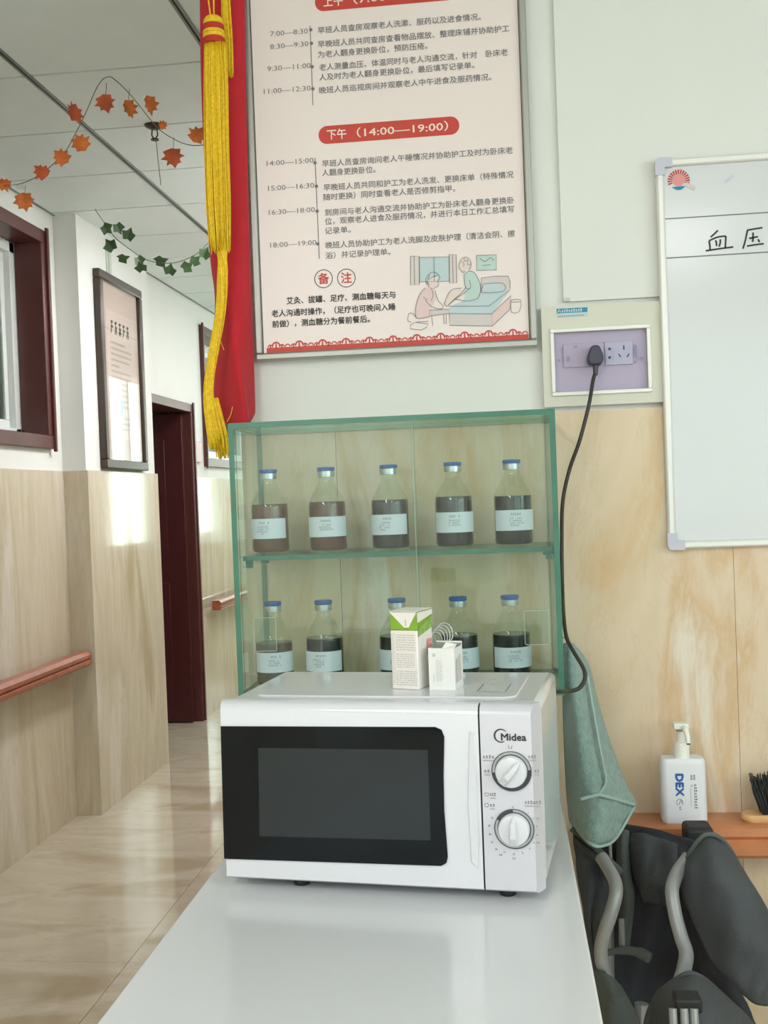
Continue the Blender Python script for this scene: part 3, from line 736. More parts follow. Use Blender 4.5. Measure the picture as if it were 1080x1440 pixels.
# ------------------------------------------------------------------ ten infusion bottles
BR, BH = 0.0375, 0.164
gprof = [(0.030, 0.0), (0.0355, 0.003), (BR, 0.010), (BR, 0.090), (0.0365, 0.099), (0.031, 0.110), (0.0215, 0.126), (0.0165, 0.134), (0.0148, 0.140), (0.0148, 0.146), (0.0172, 0.1475), (0.0172, 0.1515), (0.0150, 0.153)]
def bottle_parts(root, liquid, level, lab, seed):
    o = root.location
    if 'glass' not in SH:
        SH['glass'] = MB().lathe(gprof, 32, capb=True, capt=False).build('glass_body', M_bottle, root, smooth=True)
        SH['crimp'] = MB().lathe([(0.0168, 0.1475), (0.0168, 0.1585), (0.0155, 0.160)], 28).build('crimp_ring', M_alu, root, smooth=True)
        SH['cap'] = MB().lathe([(0.0172, 0.1600), (0.0176, 0.1605), (0.0176, 0.1655), (0.0165, 0.1665)], 28).build('flip_cap', M_cap, root, smooth=True)
        mb = MB().lathe([(BR+0.0006, 0.031), (BR+0.0006, 0.070)], 20, a0=math.radians(-90-72), a1=math.radians(-90+72)); SH['label'] = mb.build('paper_label', M_paper, root, smooth='all')
    else:
        for k in ('glass', 'crimp', 'cap', 'label'):
            c_ = SH[k].copy(); COL.objects.link(c_); c_.parent = root
    lp = [(0.029, 0.004), (0.0345, 0.006), (0.0358, 0.011), (0.0358, 0.090)]
    if level <= 0.090: lp = lp[:3] + [(0.0358, level)]
    else: lp += [(0.0350, 0.097), (0.0345, level)] if level > 0.097 else [(0.0355, level)]
    MB().lathe(lp, 28).build('liquid', liquid, root, smooth=True)
    rr = random.Random(seed); mb = MB(); R = BR+0.0012
    for i, (zc, n, h) in enumerate(((0.0600, 5, 0.0042), (0.0530, 7, 0.0028), (0.0485, 7, 0.0028), (0.0440, 8, 0.0028), (0.0395, 5, 0.0028))):
        if i == 4 and seed % 2: continue
        a = -PI/2 - (0.36 if i else 0.26) + rr.uniform(-0.06, 0.06)
        for j in range(n):
            w = (0.11 if i == 0 else 0.088)
            if rr.random() < 0.85:
                for zz, hh in ((zc, h*0.3), (zc+h*0.55, h*0.4)):
                    a0, a1 = a + rr.uniform(0, 0.02), a+w*0.75
                    mb.add([(R*math.cos(a0), R*math.sin(a0), zz), (R*math.cos(a1), R*math.sin(a1), zz), (R*math.cos(a1), R*math.sin(a1), zz+hh), (R*math.cos(a0), R*math.sin(a0), zz+hh)], [(0, 1, 2, 3)])
            a += w
    tag(mb.build('label_print', M_labelp, root), kind='stuff')
SH = {}
liq = [mat('liquid_amber_brown', (112, 72, 48), 0.25), mat('liquid_red_brown', (104, 62, 40), 0.25), mat('liquid_grey_brown', (54, 46, 46), 0.2), mat('liquid_dark_brown', (50, 42, 38), 0.2), mat('liquid_black_green', (26, 32, 32), 0.15),
       mat('liquid_taupe', (98, 80, 68), 0.25), mat('liquid_blue_black', (26, 28, 36), 0.15), mat('liquid_plum_black', (36, 33, 38), 0.2), mat('liquid_deep_grey', (40, 42, 40), 0.2), mat('liquid_near_black', (24, 28, 32), 0.15)]
names = ['light amber brown liquid bottle at the left end of the upper shelf', 'red brown liquid bottle second from left on the upper shelf', 'grey brown liquid bottle in the middle of the upper shelf',
         'dark brown liquid bottle second from right on the upper shelf', 'greenish black liquid bottle at the right end of the upper shelf',
         'taupe brown liquid bottle at the left end of the lower shelf', 'blue black liquid bottle second from left on the lower shelf', 'bottle half hidden behind the green topped drink carton, lower shelf',
         'dark grey liquid bottle behind the small white box, lower shelf', 'near black liquid bottle at the right end of the lower shelf']
top_px = [(380, 740), (461, 738), (549, 735), (639, 732), (722, 730)]; low_px = [(386, 915), (457, 910), (560, 905), (646, 902), (719, 900)]
levels = [0.098, 0.099, 0.098, 0.100, 0.097, 0.086, 0.094, 0.094, 0.093, 0.093]
for i, (px, py) in enumerate(top_px + low_px):
    zb = SZ if i < 5 else CZ0+GT
    p = onY(px, py, 2.10)
    r = thing('infusion_bottle', names[i], 'bottle', (p.x, 2.10, zb), math.radians((-8, 6, -10, 5, 8, 14, -6, 0, 10, 12)[i]), 'infusion bottles in the glass case')
    bottle_parts(r, liq[i], levels[i], None, i)

# ------------------------------------------------------------------ poster
PY = 2.226
poster = thing('wall_poster', 'framed care schedule poster above the glass case with red headings', 'poster', (-0.21, 2.25, 1.63)); L = back(poster)
pl = onY(361, 507, PY); pr = onY(756, 488, PY)
X0, X1, Z0, Z1 = pl.x, pr.x, (pl.z+pr.z)/2, 2.50
fw = 0.014
MB().box((X0+0.004, PY+0.003, Z0+0.004), (X1-0.004, 2.2495, Z1-0.004)).build('backing_board', M_upvc, poster, loc=L)
PW_ = MB().box((X0+fw, PY+0.001, Z0+fw), (X1-fw, PY+0.003, Z1-fw)).build('paper', M_poster, poster, loc=L)
for a, b in (((X0, Z0), (X1, Z0+fw)), ((X0, Z1-fw), (X1, Z1)), ((X0, Z0+fw), (X0+fw, Z1-fw)), ((X1-fw, Z0+fw), (X1, Z1-fw))):
    MB().box((a[0], PY-0.008, a[1]), (b[0], 2.245, b[1])).build('frame_rail', M_silver, poster, loc=L, bevel=0.003)
mb = MB()
for x in (X0+fw+0.0012, X1-fw-0.0012): ribbon(mb, [(x, Z0+fw), (x, Z1-fw)], 0.0016, PY+0.0002, XZ)
ribbon(mb, [(X0+fw, Z0+fw+0.001), (X1-fw, Z0+fw+0.001)], 0.0014, PY+0.0002, XZ)
mb.build('frame_inner_line', M_frame, poster, loc=L)
D0 = PY + 0.0006
def pp(px, py): q = onY(px, py, D0); return (q.x, q.z)
pills = MB(); pillt = MB()
for (xa, ya, xb, yb_, txt) in ((443, 4, 641, -14, '上午 （7:00—12:30）'), (448, 190, 646, 178, '下午 （14:00—19:00）')):
    pills = MB(); pillt = MB(); x0, z0 = pp(xa, ya); x1, _ = pp(xb, yb_); zc = z0 - 0.001 if ya > 50 else z0; h = 0.0185
    pills.prism(rrect(x0, x1, zc-h, zc+h, h*0.98, 8), D0, D0-0.0003)
    put_text(pillt, txt[:2], x0+0.018, zc-0.0085, 0.0165, D0-0.0006, bold=0.0004, width=0.040)
    pillh = MB(); put_text(pillh, txt[3:], x0+0.080, zc-0.0080, 0.0155, D0-0.0006, bold=0.0003, width=x1-x0-0.103)
    hp = pills.build('heading_pill', M_red, poster, loc=L); pillt.build('heading_lettering', M_cream, hp); pillh.build('heading_hours', M_cream, hp)
body = MB(); times = MB(); th = 0.0108
rows = [
 (447, 43, 676, 23, '早班人员查房观察老人洗漱、服药以及进食情况。'),
 (447, 62, 716, 40, '早晚班人员共同查房查看物品摆放、整理床铺并协助护工'),
 (447, 77, 601, 64, '为老人翻身更换卧位，预防压疮。'),
 (449, 95, 714, 73, '老人测量血压、体温同时与老人沟通交流，针对　卧床老'),
 (449, 109, 667, 91, '人及时为老人翻身更换卧位，最后填写记录单。'),
 (449, 127, 691, 108, '晚班人员巡视房间并观察老人中午进食及服药情况。'),
 (453, 230, 721, 211, '早班人员查房询问老人午睡情况并协助护工及时为卧床老'),
 (453, 243, 528, 238, '人翻身更换卧位。'),
 (455, 264, 722, 245, '早晚班人员共同和护工为老人洗发、更换床单（特殊情况'),
 (455, 277, 640, 265, '随时更换）同时查看老人是否修剪指甲。'),
 (457, 299, 723, 281, '到房间与老人沟通交流并协助护工为卧床老人翻身更换卧'),
 (457, 312, 723, 293, '位，观察老人进食及服药情况，并进行本日工作汇总填写'),
 (457, 325, 493, 322, '记录单。'),
 (458, 345, 724, 328, '晚班人员协助护工为老人洗脚及皮肤护理（清洁会阴、擦'),
 (458, 359, 549, 354, '浴）并记录护理单。')]
for xa, ya, xb, yb_, s_ in rows:
    x0, z0 = pp(xa, ya); x1, z1 = pp(xb, yb_+1); zm = (z0+z1)/2
    body = MB(); put_text(body, s_, x0, zm-0.0052, th*1.02, D0-0.0002, width=x1-x0, bold=0.00018)
    body.build('schedule_line', M_grey, poster, loc=L)
for xa, ya, xb, s_ in ((380, 48, 433, '7:00—8:30'), (380, 66, 434, '8:30—9:30'), (376, 97, 437, '9:30—11:00'), (371, 129, 437, '11:00—12:30'), (375, 230, 441, '14:00—15:00'), (377, 265, 442, '15:00—16:30'), (378, 299, 443, '16:30—18:00'), (380, 345, 445, '18:00—19:00')):
    x0, z0 = pp(xa, ya); x1, _ = pp(xb, ya); times = MB(); put_text(times, s_, x0, z0-0.005, 0.0108, D0-0.0002, width=x1-x0); times.build('time_lettering', M_grey, poster, loc=L)
for pts_, dots in ((((436, 36), (440, 148)), ((437, 42), (438, 61), (439, 94), (440, 125))), (((443, 222), (449, 364)), ((443, 229), (445, 262), (446, 297), (447, 343)))):
    times = MB(); ribbon(times, [pp(*q) for q in pts_], 0.0016, D0-0.0002, XZ); times.build('time_line', M_grey, poster, loc=L)
    for q in dots:
        x, z = pp(*q); times = MB(); times.prism([(x+0.0036*math.cos(2*PI*i/12), z+0.0036*math.sin(2*PI*i/12)) for i in range(12)], D0-0.0002, D0-0.0005); times.build('time_dot', M_grey, poster, loc=L)
note = MB()
for xa, ya, xb, yb_, s_ in ((403, 424, 556, 414, '艾灸、拔罐、足疗、测血糖每天与'), (382, 440, 556, 433, '老人沟通时操作，（足疗也可晚间入睡'), (383, 456, 520, 449, '前做），测血糖分为餐前餐后。')):
    note = MB(); x0, z0 = pp(xa, ya); x1, z1 = pp(xb, yb_); put_text(note, s_, x0, (z0+z1)/2-0.0055, 0.0115, D0-0.0002, width=x1-x0, bold=0.00035); note.build('note_lettering', M_ink, poster, loc=L)
badge = MB(); bt = MB()
for px, py, s_ in ((455, 392, '备'), (487, 391, '注')):
    x, z = pp(px, py); r = 0.0185
    ribbon(badge, [(x+r*math.cos(2*PI*i/40), z+r*math.sin(2*PI*i/40)) for i in range(41)], 0.0018, D0-0.0002, XZ)
    put_text(bt, s_, x, z-0.0085, 0.0175, D0-0.0002, anchor='center', bold=0.0005)
badge.build('badge_ring', M_frame, poster, loc=L); bt.build('badge_lettering', M_red, poster, loc=L)
# red scalloped border along the bottom
bd = MB(); zb0 = Z0+fw+0.002; bd.prism([(X0+fw+0.008, zb0), (X1-fw-0.003, zb0), (X1-fw-0.003, zb0+0.010), (X0+fw+0.008, zb0+0.010)], D0, D0-0.0003)
n = 44; span = X1-X0-2*fw-0.014
for i in range(n):
    x = X0+fw+0.010 + span*(i+0.5)/n; big = i % 4 == 1
    hgt = 0.019 if big else (0.015 if i % 2 == 0 else 0.010); w = span/n*0.5
    bd.prism([(x-w*0.25, zb0+0.009), (x+w*0.25, zb0+0.009), (x+w*0.2, zb0+hgt), (x-w*0.2, zb0+hgt)], D0, D0-0.0003)
    if big: ribbon(bd, [(x+w*1.2*math.cos(a*PI/8), zb0+0.014+0.007*math.sin(a*PI/8)) for a in range(9)], 0.0032, D0-0.0003, XZ)
    else: ribbon(bd, [(x+w*0.8*math.cos(a*PI/6), zb0+0.011+0.005*math.sin(a*PI/6)) for a in range(7)], 0.0024, D0-0.0003, XZ)
bd.build('red_border_print', M_red, poster, loc=L)
# line drawing of a carer washing feet beside a bed
def zc(cx, cy): return pp(560 + cx/5.4, 340 + cy/5.4)
ILL = {}
IM = {'k': mat('print_curtain_grey', (220, 210, 203), 0.6), 'b': M_bluep, 'c': M_cream, 'm': M_mintp, 'g': M_greyp, 'p': M_rosep, 's': M_skinp, 'r': M_rosep}
def fill(m, pts_, dd=0.0): MB().add([XZ(*zc(*q), D0-0.0002-dd) for q in pts_], [tuple(range(len(pts_)))]).build('drawing_fill', IM[m], poster, loc=L)
LN = MB()
def line(pts_, closed=False, w=0.0011, k=4):
    q = [Vector((a, b, 0)) for a, b in pts_]; q = q + [q[0]] if closed else q
    if k > 1: q = smooth_path(q, k)
    ribbon(LN, [zc(v.x, v.y) for v in q], w, D0-0.0012, XZ)
fill('b', [(160, 120), (390, 115), (390, 300), (165, 305)]); line([(160, 120), (390, 115), (390, 300), (165, 305)], True, k=1); line([(272, 118), (274, 300)], k=1)
fill('k', [(95, 110), (160, 110), (160, 325), (95, 330)], .0002); line([(95, 110), (160, 110), (160, 325), (95, 330)], True, k=1); line([(120, 112), (125, 325)], k=1)
fill('k', [(385, 98), (440, 98), (445, 312), (390, 315)], .0002); line([(385, 98), (440, 98), (445, 312), (390, 315)], True, k=1); line([(412, 100), (418, 312)], k=1)
fill('m', [(595, 105), (745, 100), (745, 215), (595, 218)]); line([(595, 105), (745, 100), (745, 215), (595, 218)], True, k=1); line([(620, 125), (660, 150), (700, 120), (725, 145)], k=3); line([(640, 180), (700, 176)])
fill('g', [(630, 275), (835, 262), (850, 300), (850, 360), (630, 390)]); line([(630, 390), (632, 275), (730, 262), (835, 262), (850, 300), (848, 360)], k=1)
fill('b', [(390, 490), (640, 390), (850, 365), (710, 545), (390, 545)], .0001); line([(390, 490), (690, 488), (850, 365)], k=1)
fill('g', [(388, 545), (710, 548), (715, 640), (392, 635)]); fill('p', [(710, 548), (855, 410), (850, 510), (715, 640)]); line([(388, 545), (710, 548), (715, 640), (392, 635)], True, k=1); line([(710, 548), (855, 410), (850, 510), (715, 640)], k=1)
fill('b', [(650, 320), (795, 315), (800, 375), (640, 385)], .0004); line([(650, 320), (795, 315), (800, 375), (640, 385)], True, k=3)
fill('m', [(500, 250), (545, 222), (590, 250), (625, 340), (610, 420), (580, 445), (500, 450), (515, 340)], .0006); line([(500, 250), (545, 222), (590, 250), (625, 340), (610, 420), (560, 445), (500, 450)]); line([(500, 250), (510, 345), (550, 350), (540, 290)])
fill('s', [(462, 175), (480, 130), (520, 118), (550, 150), (545, 190), (500, 230), (470, 215)], .0006); line([(462, 175), (480, 130), (520, 118), (550, 150), (550, 190), (535, 215)]); line([(462, 175), (465, 205), (490, 232), (510, 225)]); line([(500, 125), (505, 150), (530, 140), (525, 175), (550, 170)]); line([(480, 150), (500, 165), (495, 190)])
line([(550, 350), (500, 390), (430, 440), (380, 480)]); line([(515, 345), (470, 400), (420, 440)])
fill('s', [(470, 355), (395, 375), (355, 470), (370, 490), (430, 430), (480, 380)], .0003); line([(480, 352), (400, 370), (350, 470), (372, 488)]); line([(500, 450), (430, 440), (375, 495)])
fill('s', [(225, 280), (300, 265), (305, 330), (265, 360), (225, 330)], .0006); line([(215, 330), (210, 285), (240, 240), (285, 235), (318, 270), (300, 300), (305, 330), (265, 360)]); line([(225, 290), (270, 265), (300, 255)]); line([(215, 300), (235, 345)]); line([(240, 250), (225, 300), (240, 330)])
fill('r', [(205, 350), (250, 350), (280, 380), (285, 440), (250, 500), (240, 570), (140, 580), (135, 490), (165, 400)], .0005); line([(205, 350), (165, 400), (135, 490), (140, 580), (240, 570)]); line([(250, 350), (265, 400), (250, 450)]); line([(280, 370), (300, 440), (340, 490), (320, 510), (250, 490), (205, 440)]); line([(190, 420), (220, 440)])
fill('g', [(245, 515), (380, 510), (385, 545), (240, 560)], .0003); line([(240, 520), (385, 512), (385, 545), (238, 565)], True, k=1); line([(345, 550), (350, 625), (365, 622), (365, 550)], k=1); line([(255, 565), (262, 635)], k=1)
line([(140, 580), (110, 545), (80, 550), (75, 600), (100, 610)]); line([(140, 610), (230, 605)], k=1); line([(95, 630), (130, 612), (230, 625), (215, 650), (175, 670), (90, 662)], True, k=1)
line([(855, 445), (930, 440), (920, 530), (860, 535)], True, k=2); line([(860, 460), (928, 456)], k=1)
tag(LN.build('drawing_lines', M_linep, poster, loc=L), kind='stuff')

# ------------------------------------------------------------------ red pennant with golden tassels
pen = thing('pennant', 'long red pennant with golden yellow tassels hanging left of the poster', 'pennant', (-0.53, 2.2, 2.45)); L = back(pen)
rowsb = [
 [(281, -60, 2.20), (300, -60, 2.185), (322, -60, 2.185), (343, -60, 2.205)],
 [(283, 100, 2.20), (302, 100, 2.185), (324, 100, 2.185), (345, 100, 2.205)],
 [(289, 250, 2.20), (305, 250, 2.182), (328, 250, 2.182), (348, 250, 2.205)],
 [(296, 360, 2.205), (309, 362, 2.178), (332, 362, 2.180), (351, 360, 2.210)],
 [(303, 420, 2.215), (316, 424, 2.172), (336, 424, 2.180), (353, 420, 2.212)],
 [(301, 500, 2.225), (329, 500, 2.165), (342, 502, 2.180), (356, 500, 2.215)],
 [(300, 560, 2.225), (339, 564, 2.160), (348, 566, 2.180), (358, 562, 2.215)],
 [(305, 586, 2.220), (343, 594, 2.165), (350, 592, 2.180), (358, 580, 2.212)],
 [(318, 596, 2.212), (342, 597, 2.170), (349, 595, 2.182), (355, 585, 2.208)]]
sheet('cloth', rowsb, M_banner, pen, 0.003, 5, L, wr=0.0015)
top = onY(312, -70, 2.19)
MB().tube([(top.x-0.10, 2.19, top.z+0.06), (-0.44, 2.19, top.z+0.06)], 0.007, 12).build('rod', M_frame, pen, loc=L)
MB().box((-0.50, 2.19, top.z+0.05), (-0.48, 2.25, top.z+0.07)).build('rod_bracket', M_chrome, pen, loc=L)
mb = MB()
for dx in (-0.03, 0.0, 0.03): mb.box((top.x+dx-0.004, 2.186, top.z-0.02), (top.x+dx+0.004, 2.196, top.z+0.055))
mb.build('hanging_loop', M_banner, pen, loc=L)
def tassel(hx, hy, Y, wpx, paths, seed, nstr, head=True):
    rr = random.Random(seed)
    c0 = onY(hx, hy, Y); R = wpx/2*Y/F
    ts = MB()
    for s_ in range(nstr):
        a = rr.uniform(0, 2*PI); q = math.sqrt(rr.random()); pth = rr.choice(paths); pts_ = []
        cut = rr.uniform(0.92, 1.0)
        for i, (px, py, Yp, rad) in enumerate(pth):
            cc = onY(px, py, Yp); rd = rad*Yp/F; tw = a + (0.4*i if pth[-1][3] < 14 and i > 3 else 0.05*i)
            pts_.append((cc.x + rd*q*math.cos(tw) + rr.uniform(-1, 1)*0.0008, cc.y + rd*0.7*q*math.sin(tw), cc.z - (rr.uniform(0, 0.03) if i == len(pth)-1 else 0)))
        ts.tube(smooth_path(pts_, 3), 0.0011 + rr.random()*0.0005, 4)
    tr = ts.build('tassel', M_tassel, pen, smooth='all', loc=L)
    ts = None
    if head:
        h = MB(); h.lathe([(R*0.72, 0.012), (R*0.95, 0.006), (R*1.0, -0.004)], 20, c0); h.build('tassel_cap', M_tassel, tr, smooth=True)
        for k, (za, zb_, m_) in enumerate(((-0.004, -0.016, M_bandred), (-0.016, -0.030, M_tassel), (-0.030, -0.042, M_bandred))):
            MB().lathe([(R*1.02, zb_), (R*1.08, (za+zb_)/2), (R*1.02, za)], 20, c0).build('tassel_band', m_, tr, smooth=True)
        for k in range(3): 
            z = -0.0185 - 0.0042*k
            MB().lathe([(R*1.06, z-0.001), (R*1.09, z), (R*1.06, z+0.001)], 20, c0, capb=False, capt=False).build('tassel_cord', M_bandred if k % 2 else M_tassel, tr, smooth=True)
        for dx in (-0.012, 0.004):
            MB().tube([(c0.x+dx*0.4, Y, c0.z+0.01), (c0.x+dx, Y, c0.z+0.09), (c0.x+dx*1.4, Y+0.01, c0.z+0.22)], 0.0016, 6).build('tassel_string', M_tassel, tr)
    return tr
YT = 2.135
A = [(303, 62, YT, 16), (304, 120, YT, 17.5), (305, 200, YT, 18), (307, 280, YT, 18.5), (309, 335, YT, 16)]
B = [(303, 62, YT, 15), (304, 130, YT, 16), (306, 230, YT, 16), (311, 330, YT, 11), (313, 380, YT, 7), (310, 440, YT, 7), (301, 490, YT, 7), (294, 540, YT, 6.5), (295, 580, YT, 7.5), (302, 612, YT, 9)]
tassel(300, 33, YT, 29, [A, B], 3, 420)
C_ = [(316, -40, YT+0.035, 5), (318, 20, YT+0.035, 7), (320, 60, YT+0.035, 7), (321, 90, YT+0.035, 6)]
tassel(318, -20, YT+0.035, 14, [C_], 5, 70, head=False)
D_ = [(300, 560, YT+0.01, 7), (306, 590, YT+0.01, 9), (311, 612, YT+0.01, 10), (313, 625, YT+0.01, 10)]
tassel(306, 590, YT+0.01, 14, [D_], 8, 90, head=False)
mb = MB(); mb.tube(smooth_path([onY(*q) for q in ((319, 593, 2.15), (324, 584, 2.148), (327, 572, 2.146))], 4), 0.0007, 5); mb.tube(smooth_path([onY(*q) for q in ((310, 480, 2.15), (313, 487, 2.148), (315, 492, 2.146))], 4), 0.0007, 5)
mb.build('loose_thread', M_tassel, pen, loc=L)

# ------------------------------------------------------------------ socket box, plug and cable
BY = YB-0.018
sb = thing('socket_box', 'beige wall box with recessed violet tinted power sockets', 'socket', (0.2, YB, 1.49)); L = back(sb)
bx0, bx1, bz0, bz1 = onY(763, 500, BY).x, onY(931, 500, BY).x, onY(850, 569, BY).z, onY(840, 428, BY).z
ix0, ix1 = onY(780, 505, BY).x, onY(910, 505, BY).x; iz0, iz1 = onY(845, 549, BY).z, onY(845, 465, BY).z
for a, b in (((bx0, iz1), (bx1, bz1)), ((bx0, bz0), (bx1, iz0)), ((bx0, iz0), (ix0, iz1)), ((ix1, iz0), (bx1, iz1))):
    MB().box((a[0], BY, a[1]), (b[0], YB-0.0092 if b[1] > 1.712 or True else YB, b[1])).build('face_plate', M_beige, sb, loc=L)
MB().box((bx0+0.002, YB-0.010, bz0+0.002), (bx1-0.002, YB-0.0005, min(bz1, 1.711))).build('back_box', M_violet, sb, loc=L)
r = 0.008
for a, b in (((ix0-r, iz1), (ix1+r, iz1+r)), ((ix0-r, iz0-r), (ix1+r, iz0)), ((ix0-r, iz0), (ix0, iz1)), ((ix1, iz0), (ix1+r, iz1))):
    MB().box((a[0], BY-0.005, a[1]), (b[0], BY+0.004, b[1])).build('cover_frame', M_wbframe, sb, loc=L, bevel=0.0015)
def bp(px, py): q = onY(px, py, YB-0.012); return q.x, q.z
s1 = MB().box((bp(792, 500)[0], YB-0.014, bp(820, 516)[1]), (bp(849.5, 500)[0], YB-0.0099, bp(820, 483)[1])).build('socket_module', M_violet, sb, loc=L, bevel=0.001)
s2 = MB().box((bp(850.5, 500)[0], YB-0.015, bp(870, 513)[1]), (bp(890, 500)[0], YB-0.0099, bp(870, 480)[1])).build('socket_module', mat('pale_blue_grey_plate', (196, 200, 214), 0.4), sb, loc=L, bevel=0.001)
mb = MB()
def slot(px, py, w, h, ang):
    x, z = bp(px, py); c_, s_ = math.cos(ang), math.sin(ang)
    mb.add([XZ(x+a*c_-b*s_, z+a*s_+b*c_, YB-0.0155) for a, b in ((-w, -h), (w, -h), (w, h), (-w, h))], [(0, 1, 2, 3)])
slot(877, 489, 0.0014, 0.0045, 0); slot(871, 500, 0.0013, 0.0042, 0.6); slot(883, 500, 0.0013, 0.0042, -0.6)
for q in ((857, 491), (857, 503)):
    x, z = bp(*q); mb.prism([(x+0.003*math.cos(i*PI/5), z+0.003*math.sin(i*PI/5)) for i in range(10)], YB-0.0152, YB-0.0157)
mb.build('socket_slots', M_plug, sb, loc=L)
mb = MB(); slot(893, 494, 0.0032, 0.013, 0); slot(893, 509, 0.0034, 0.0016, 0); slot(809, 488, 0.003, 0.002, 0); slot(799, 505, 0.003, 0.005, 0); slot(791, 500, 0.0008, 0.016, 0); slot(786, 507, 0.002, 0.002, 0); slot(902, 504, 0.003, 0.002, 0)
mb.build('socket_marks', M_violetd, sb, loc=L)
x, z = bp(857, 500); mb = MB(); ribbon(mb, [(x-0.007, z-0.014), (x-0.007, z+0.016)], 0.0006, YB-0.0158, XZ); ribbon(mb, [(x+0.007, z-0.014), (x+0.007, z+0.016)], 0.0006, YB-0.0158, XZ); mb.build('module_seam', M_violetd, sb, loc=L)
MB().box((ix0+0.001, BY+0.001, iz0+0.001), (ix1-0.001, BY+0.002, iz1-0.001)).build('tinted_cover', M_cover, sb, loc=L)
def fp(px, py): q = onY(px, py, BY-0.001); return q.x, q.z
mb = MB(); a = fp(783, 443); b = fp(826, 431); mb.prism([(a[0], a[1]+0.003), (b[0], a[1]+0.003), (b[0], a[1]+0.0125), (a[0], a[1]+0.0125)], BY-0.0006, BY-0.0001); mb.build('sticker_band', M_teal, sb, loc=L)
mb = MB(); mb.prism([(a[0], a[1]-0.006), (b[0], a[1]-0.006), (b[0], a[1]+0.003), (a[0], a[1]+0.003)], BY-0.0005, BY-0.0001); mb.build('sticker_base', M_bluep, sb, loc=L)
mb = MB(); bars(mb, a[0]+0.010, a[1]+0.0050, 0.042, 0.0055, 9, d_=BY-0.0009); ribbon(mb, [(a[0]+0.002, a[1]+0.005), (a[0]+0.0055, a[1]+0.0105), (a[0]+0.008, a[1]+0.005)], 0.0012, BY-0.0009, XZ); mb.build('sticker_print', M_upvc, sb, loc=L)
mb = MB(); bars(mb, a[0]+0.003, a[1]-0.0042, 0.052, 0.0030, 14, d_=BY-0.0009); tag(mb.build('sticker_small_print', M_grey, sb, loc=L), kind='stuff')
p = fp(797, 424); MB().box((p[0]-0.006, YB-0.014, 1.713), (p[0]+0.007, YB-0.009, 1.719)).build('latch', M_chrome, sb, loc=L)
# cable and plug as one thing
pg = onY(837, 500, 2.212)
cb = thing('power_cable', 'black microwave cable plugged in the wall box running down', 'cable', (pg.x, 2.22, pg.z)); L = back(cb)
mb = MB(); prof = [(0.020, 0.0), (0.021, -0.010), (0.018, -0.014)]
q = [(-0.0105, -0.019), (0.0105, -0.019), (0.0155, -0.012), (0.0155, 0.0), (0.009, 0.016), (0.005, 0.020), (-0.005, 0.020), (-0.009, 0.016), (-0.0155, 0.0), (-0.0155, -0.012)]
MB().prism([(pg.x+a, pg.z+b) for a, b in q], 2.236, 2.200).build('plug_body', M_plug, cb, loc=L, bevel=0.003)
mb = MB().tube([(pg.x, 2.212, pg.z-0.017), (pg.x, 2.212, pg.z-0.024), (pg.x-0.001, 2.212, pg.z-0.040)], [0.0062, 0.0058, 0.0042], 12); mb.build('strain_relief', M_plug, cb, loc=L, smooth=True)
path = [(pg.x-0.001, 2.212, pg.z-0.036)] + [onY(*q) for q in ((834, 535, 2.205), (828, 570, 2.19), (815, 620, 2.185), (801, 660, 2.19), (791.5, 705, 2.19), (790, 760, 2.19), (791, 830, 2.17), (793, 870, 2.08), (797, 897, 2.025), (807, 917, 1.995), (821, 941, 1.965), (822, 956, 1.955), (814, 968, 1.945), (800, 972, 1.93), (785, 972, 1.88), (752, 968, 1.84), (735, 975, 1.80))]
MB().tube(smooth_path(path, 8), 0.0038, 8).build('cord', M_cable, cb, loc=L, smooth='all')

# ------------------------------------------------------------------ whiteboard
WY = YB-0.026
wbd = thing('whiteboard', 'whiteboard with handwritten blood pressure heading and grey corners', 'whiteboard', (0.9, YB, 1.2)); L = back(wbd)
x0, x1 = onY(931, 500, WY).x, 1.55; z1 = onY(935, 224, WY).z; z0 = onY(945, 772, WY).z; fr = 0.015
MB().box((x0+0.004, WY+0.004, z0+0.004), (x1-0.004, YB-0.0092, z1-0.004)).build('board_surface', M_wb, wbd, loc=L)
for a, b in (((x0, z0), (x1, z0+fr)), ((x0, z1-fr), (x1, z1)), ((x0, z0+fr), (x0+fr, z1-fr)), ((x1-fr, z0+fr), (x1, z1-fr))):
    MB().box((a[0], WY-0.004, a[1]), (b[0], YB-0.0095, b[1])).build('frame_rail', M_wbframe, wbd, loc=L, bevel=0.004)
for x, sx in ((x0, 1), (x1, -1)):
    for z, sz in ((z0, 1), (z1, -1)):
        w = 0.032; n = 6; pts_ = []
        r = 0.010
        for i in range(n+1):
            a = PI + (PI/2)*i/n
            pts_.append((x + sx*(r + r*math.cos(a)) - sx*0.002, z + sz*(r + r*math.sin(a)) - sz*0.002))
        pts_ += [(x+sx*w, z-sz*0.002), (x+sx*w, z+sz*0.017), (x+sx*0.017, z+sz*0.017), (x+sx*0.017, z+sz*w), (x-sx*0.002, z+sz*w)]
        MB().prism(pts_, WY-0.0065, WY+0.006).build('corner_cap', M_corner, wbd, loc=L)
DW = WY+0.0036
def wp(px, py): q = onY(px, py, DW); return q.x, q.z
mb = MB()
zl1 = wp(935, 308)[1]; zl2 = wp(938, 363)[1]
for z, w in ((zl1, 0.0022), (zl2, 0.0024)): ribbon(mb, [(x0+fr, z), (x1-fr, z)], w, DW, XZ)
for xx in (0.66, 0.98): pass
mb.build('ruled_line', M_grey, wbd, loc=L)
mb = MB()
def hw(cx, cy): return wp(920 + cx/6.75, 215 + cy/6.75)
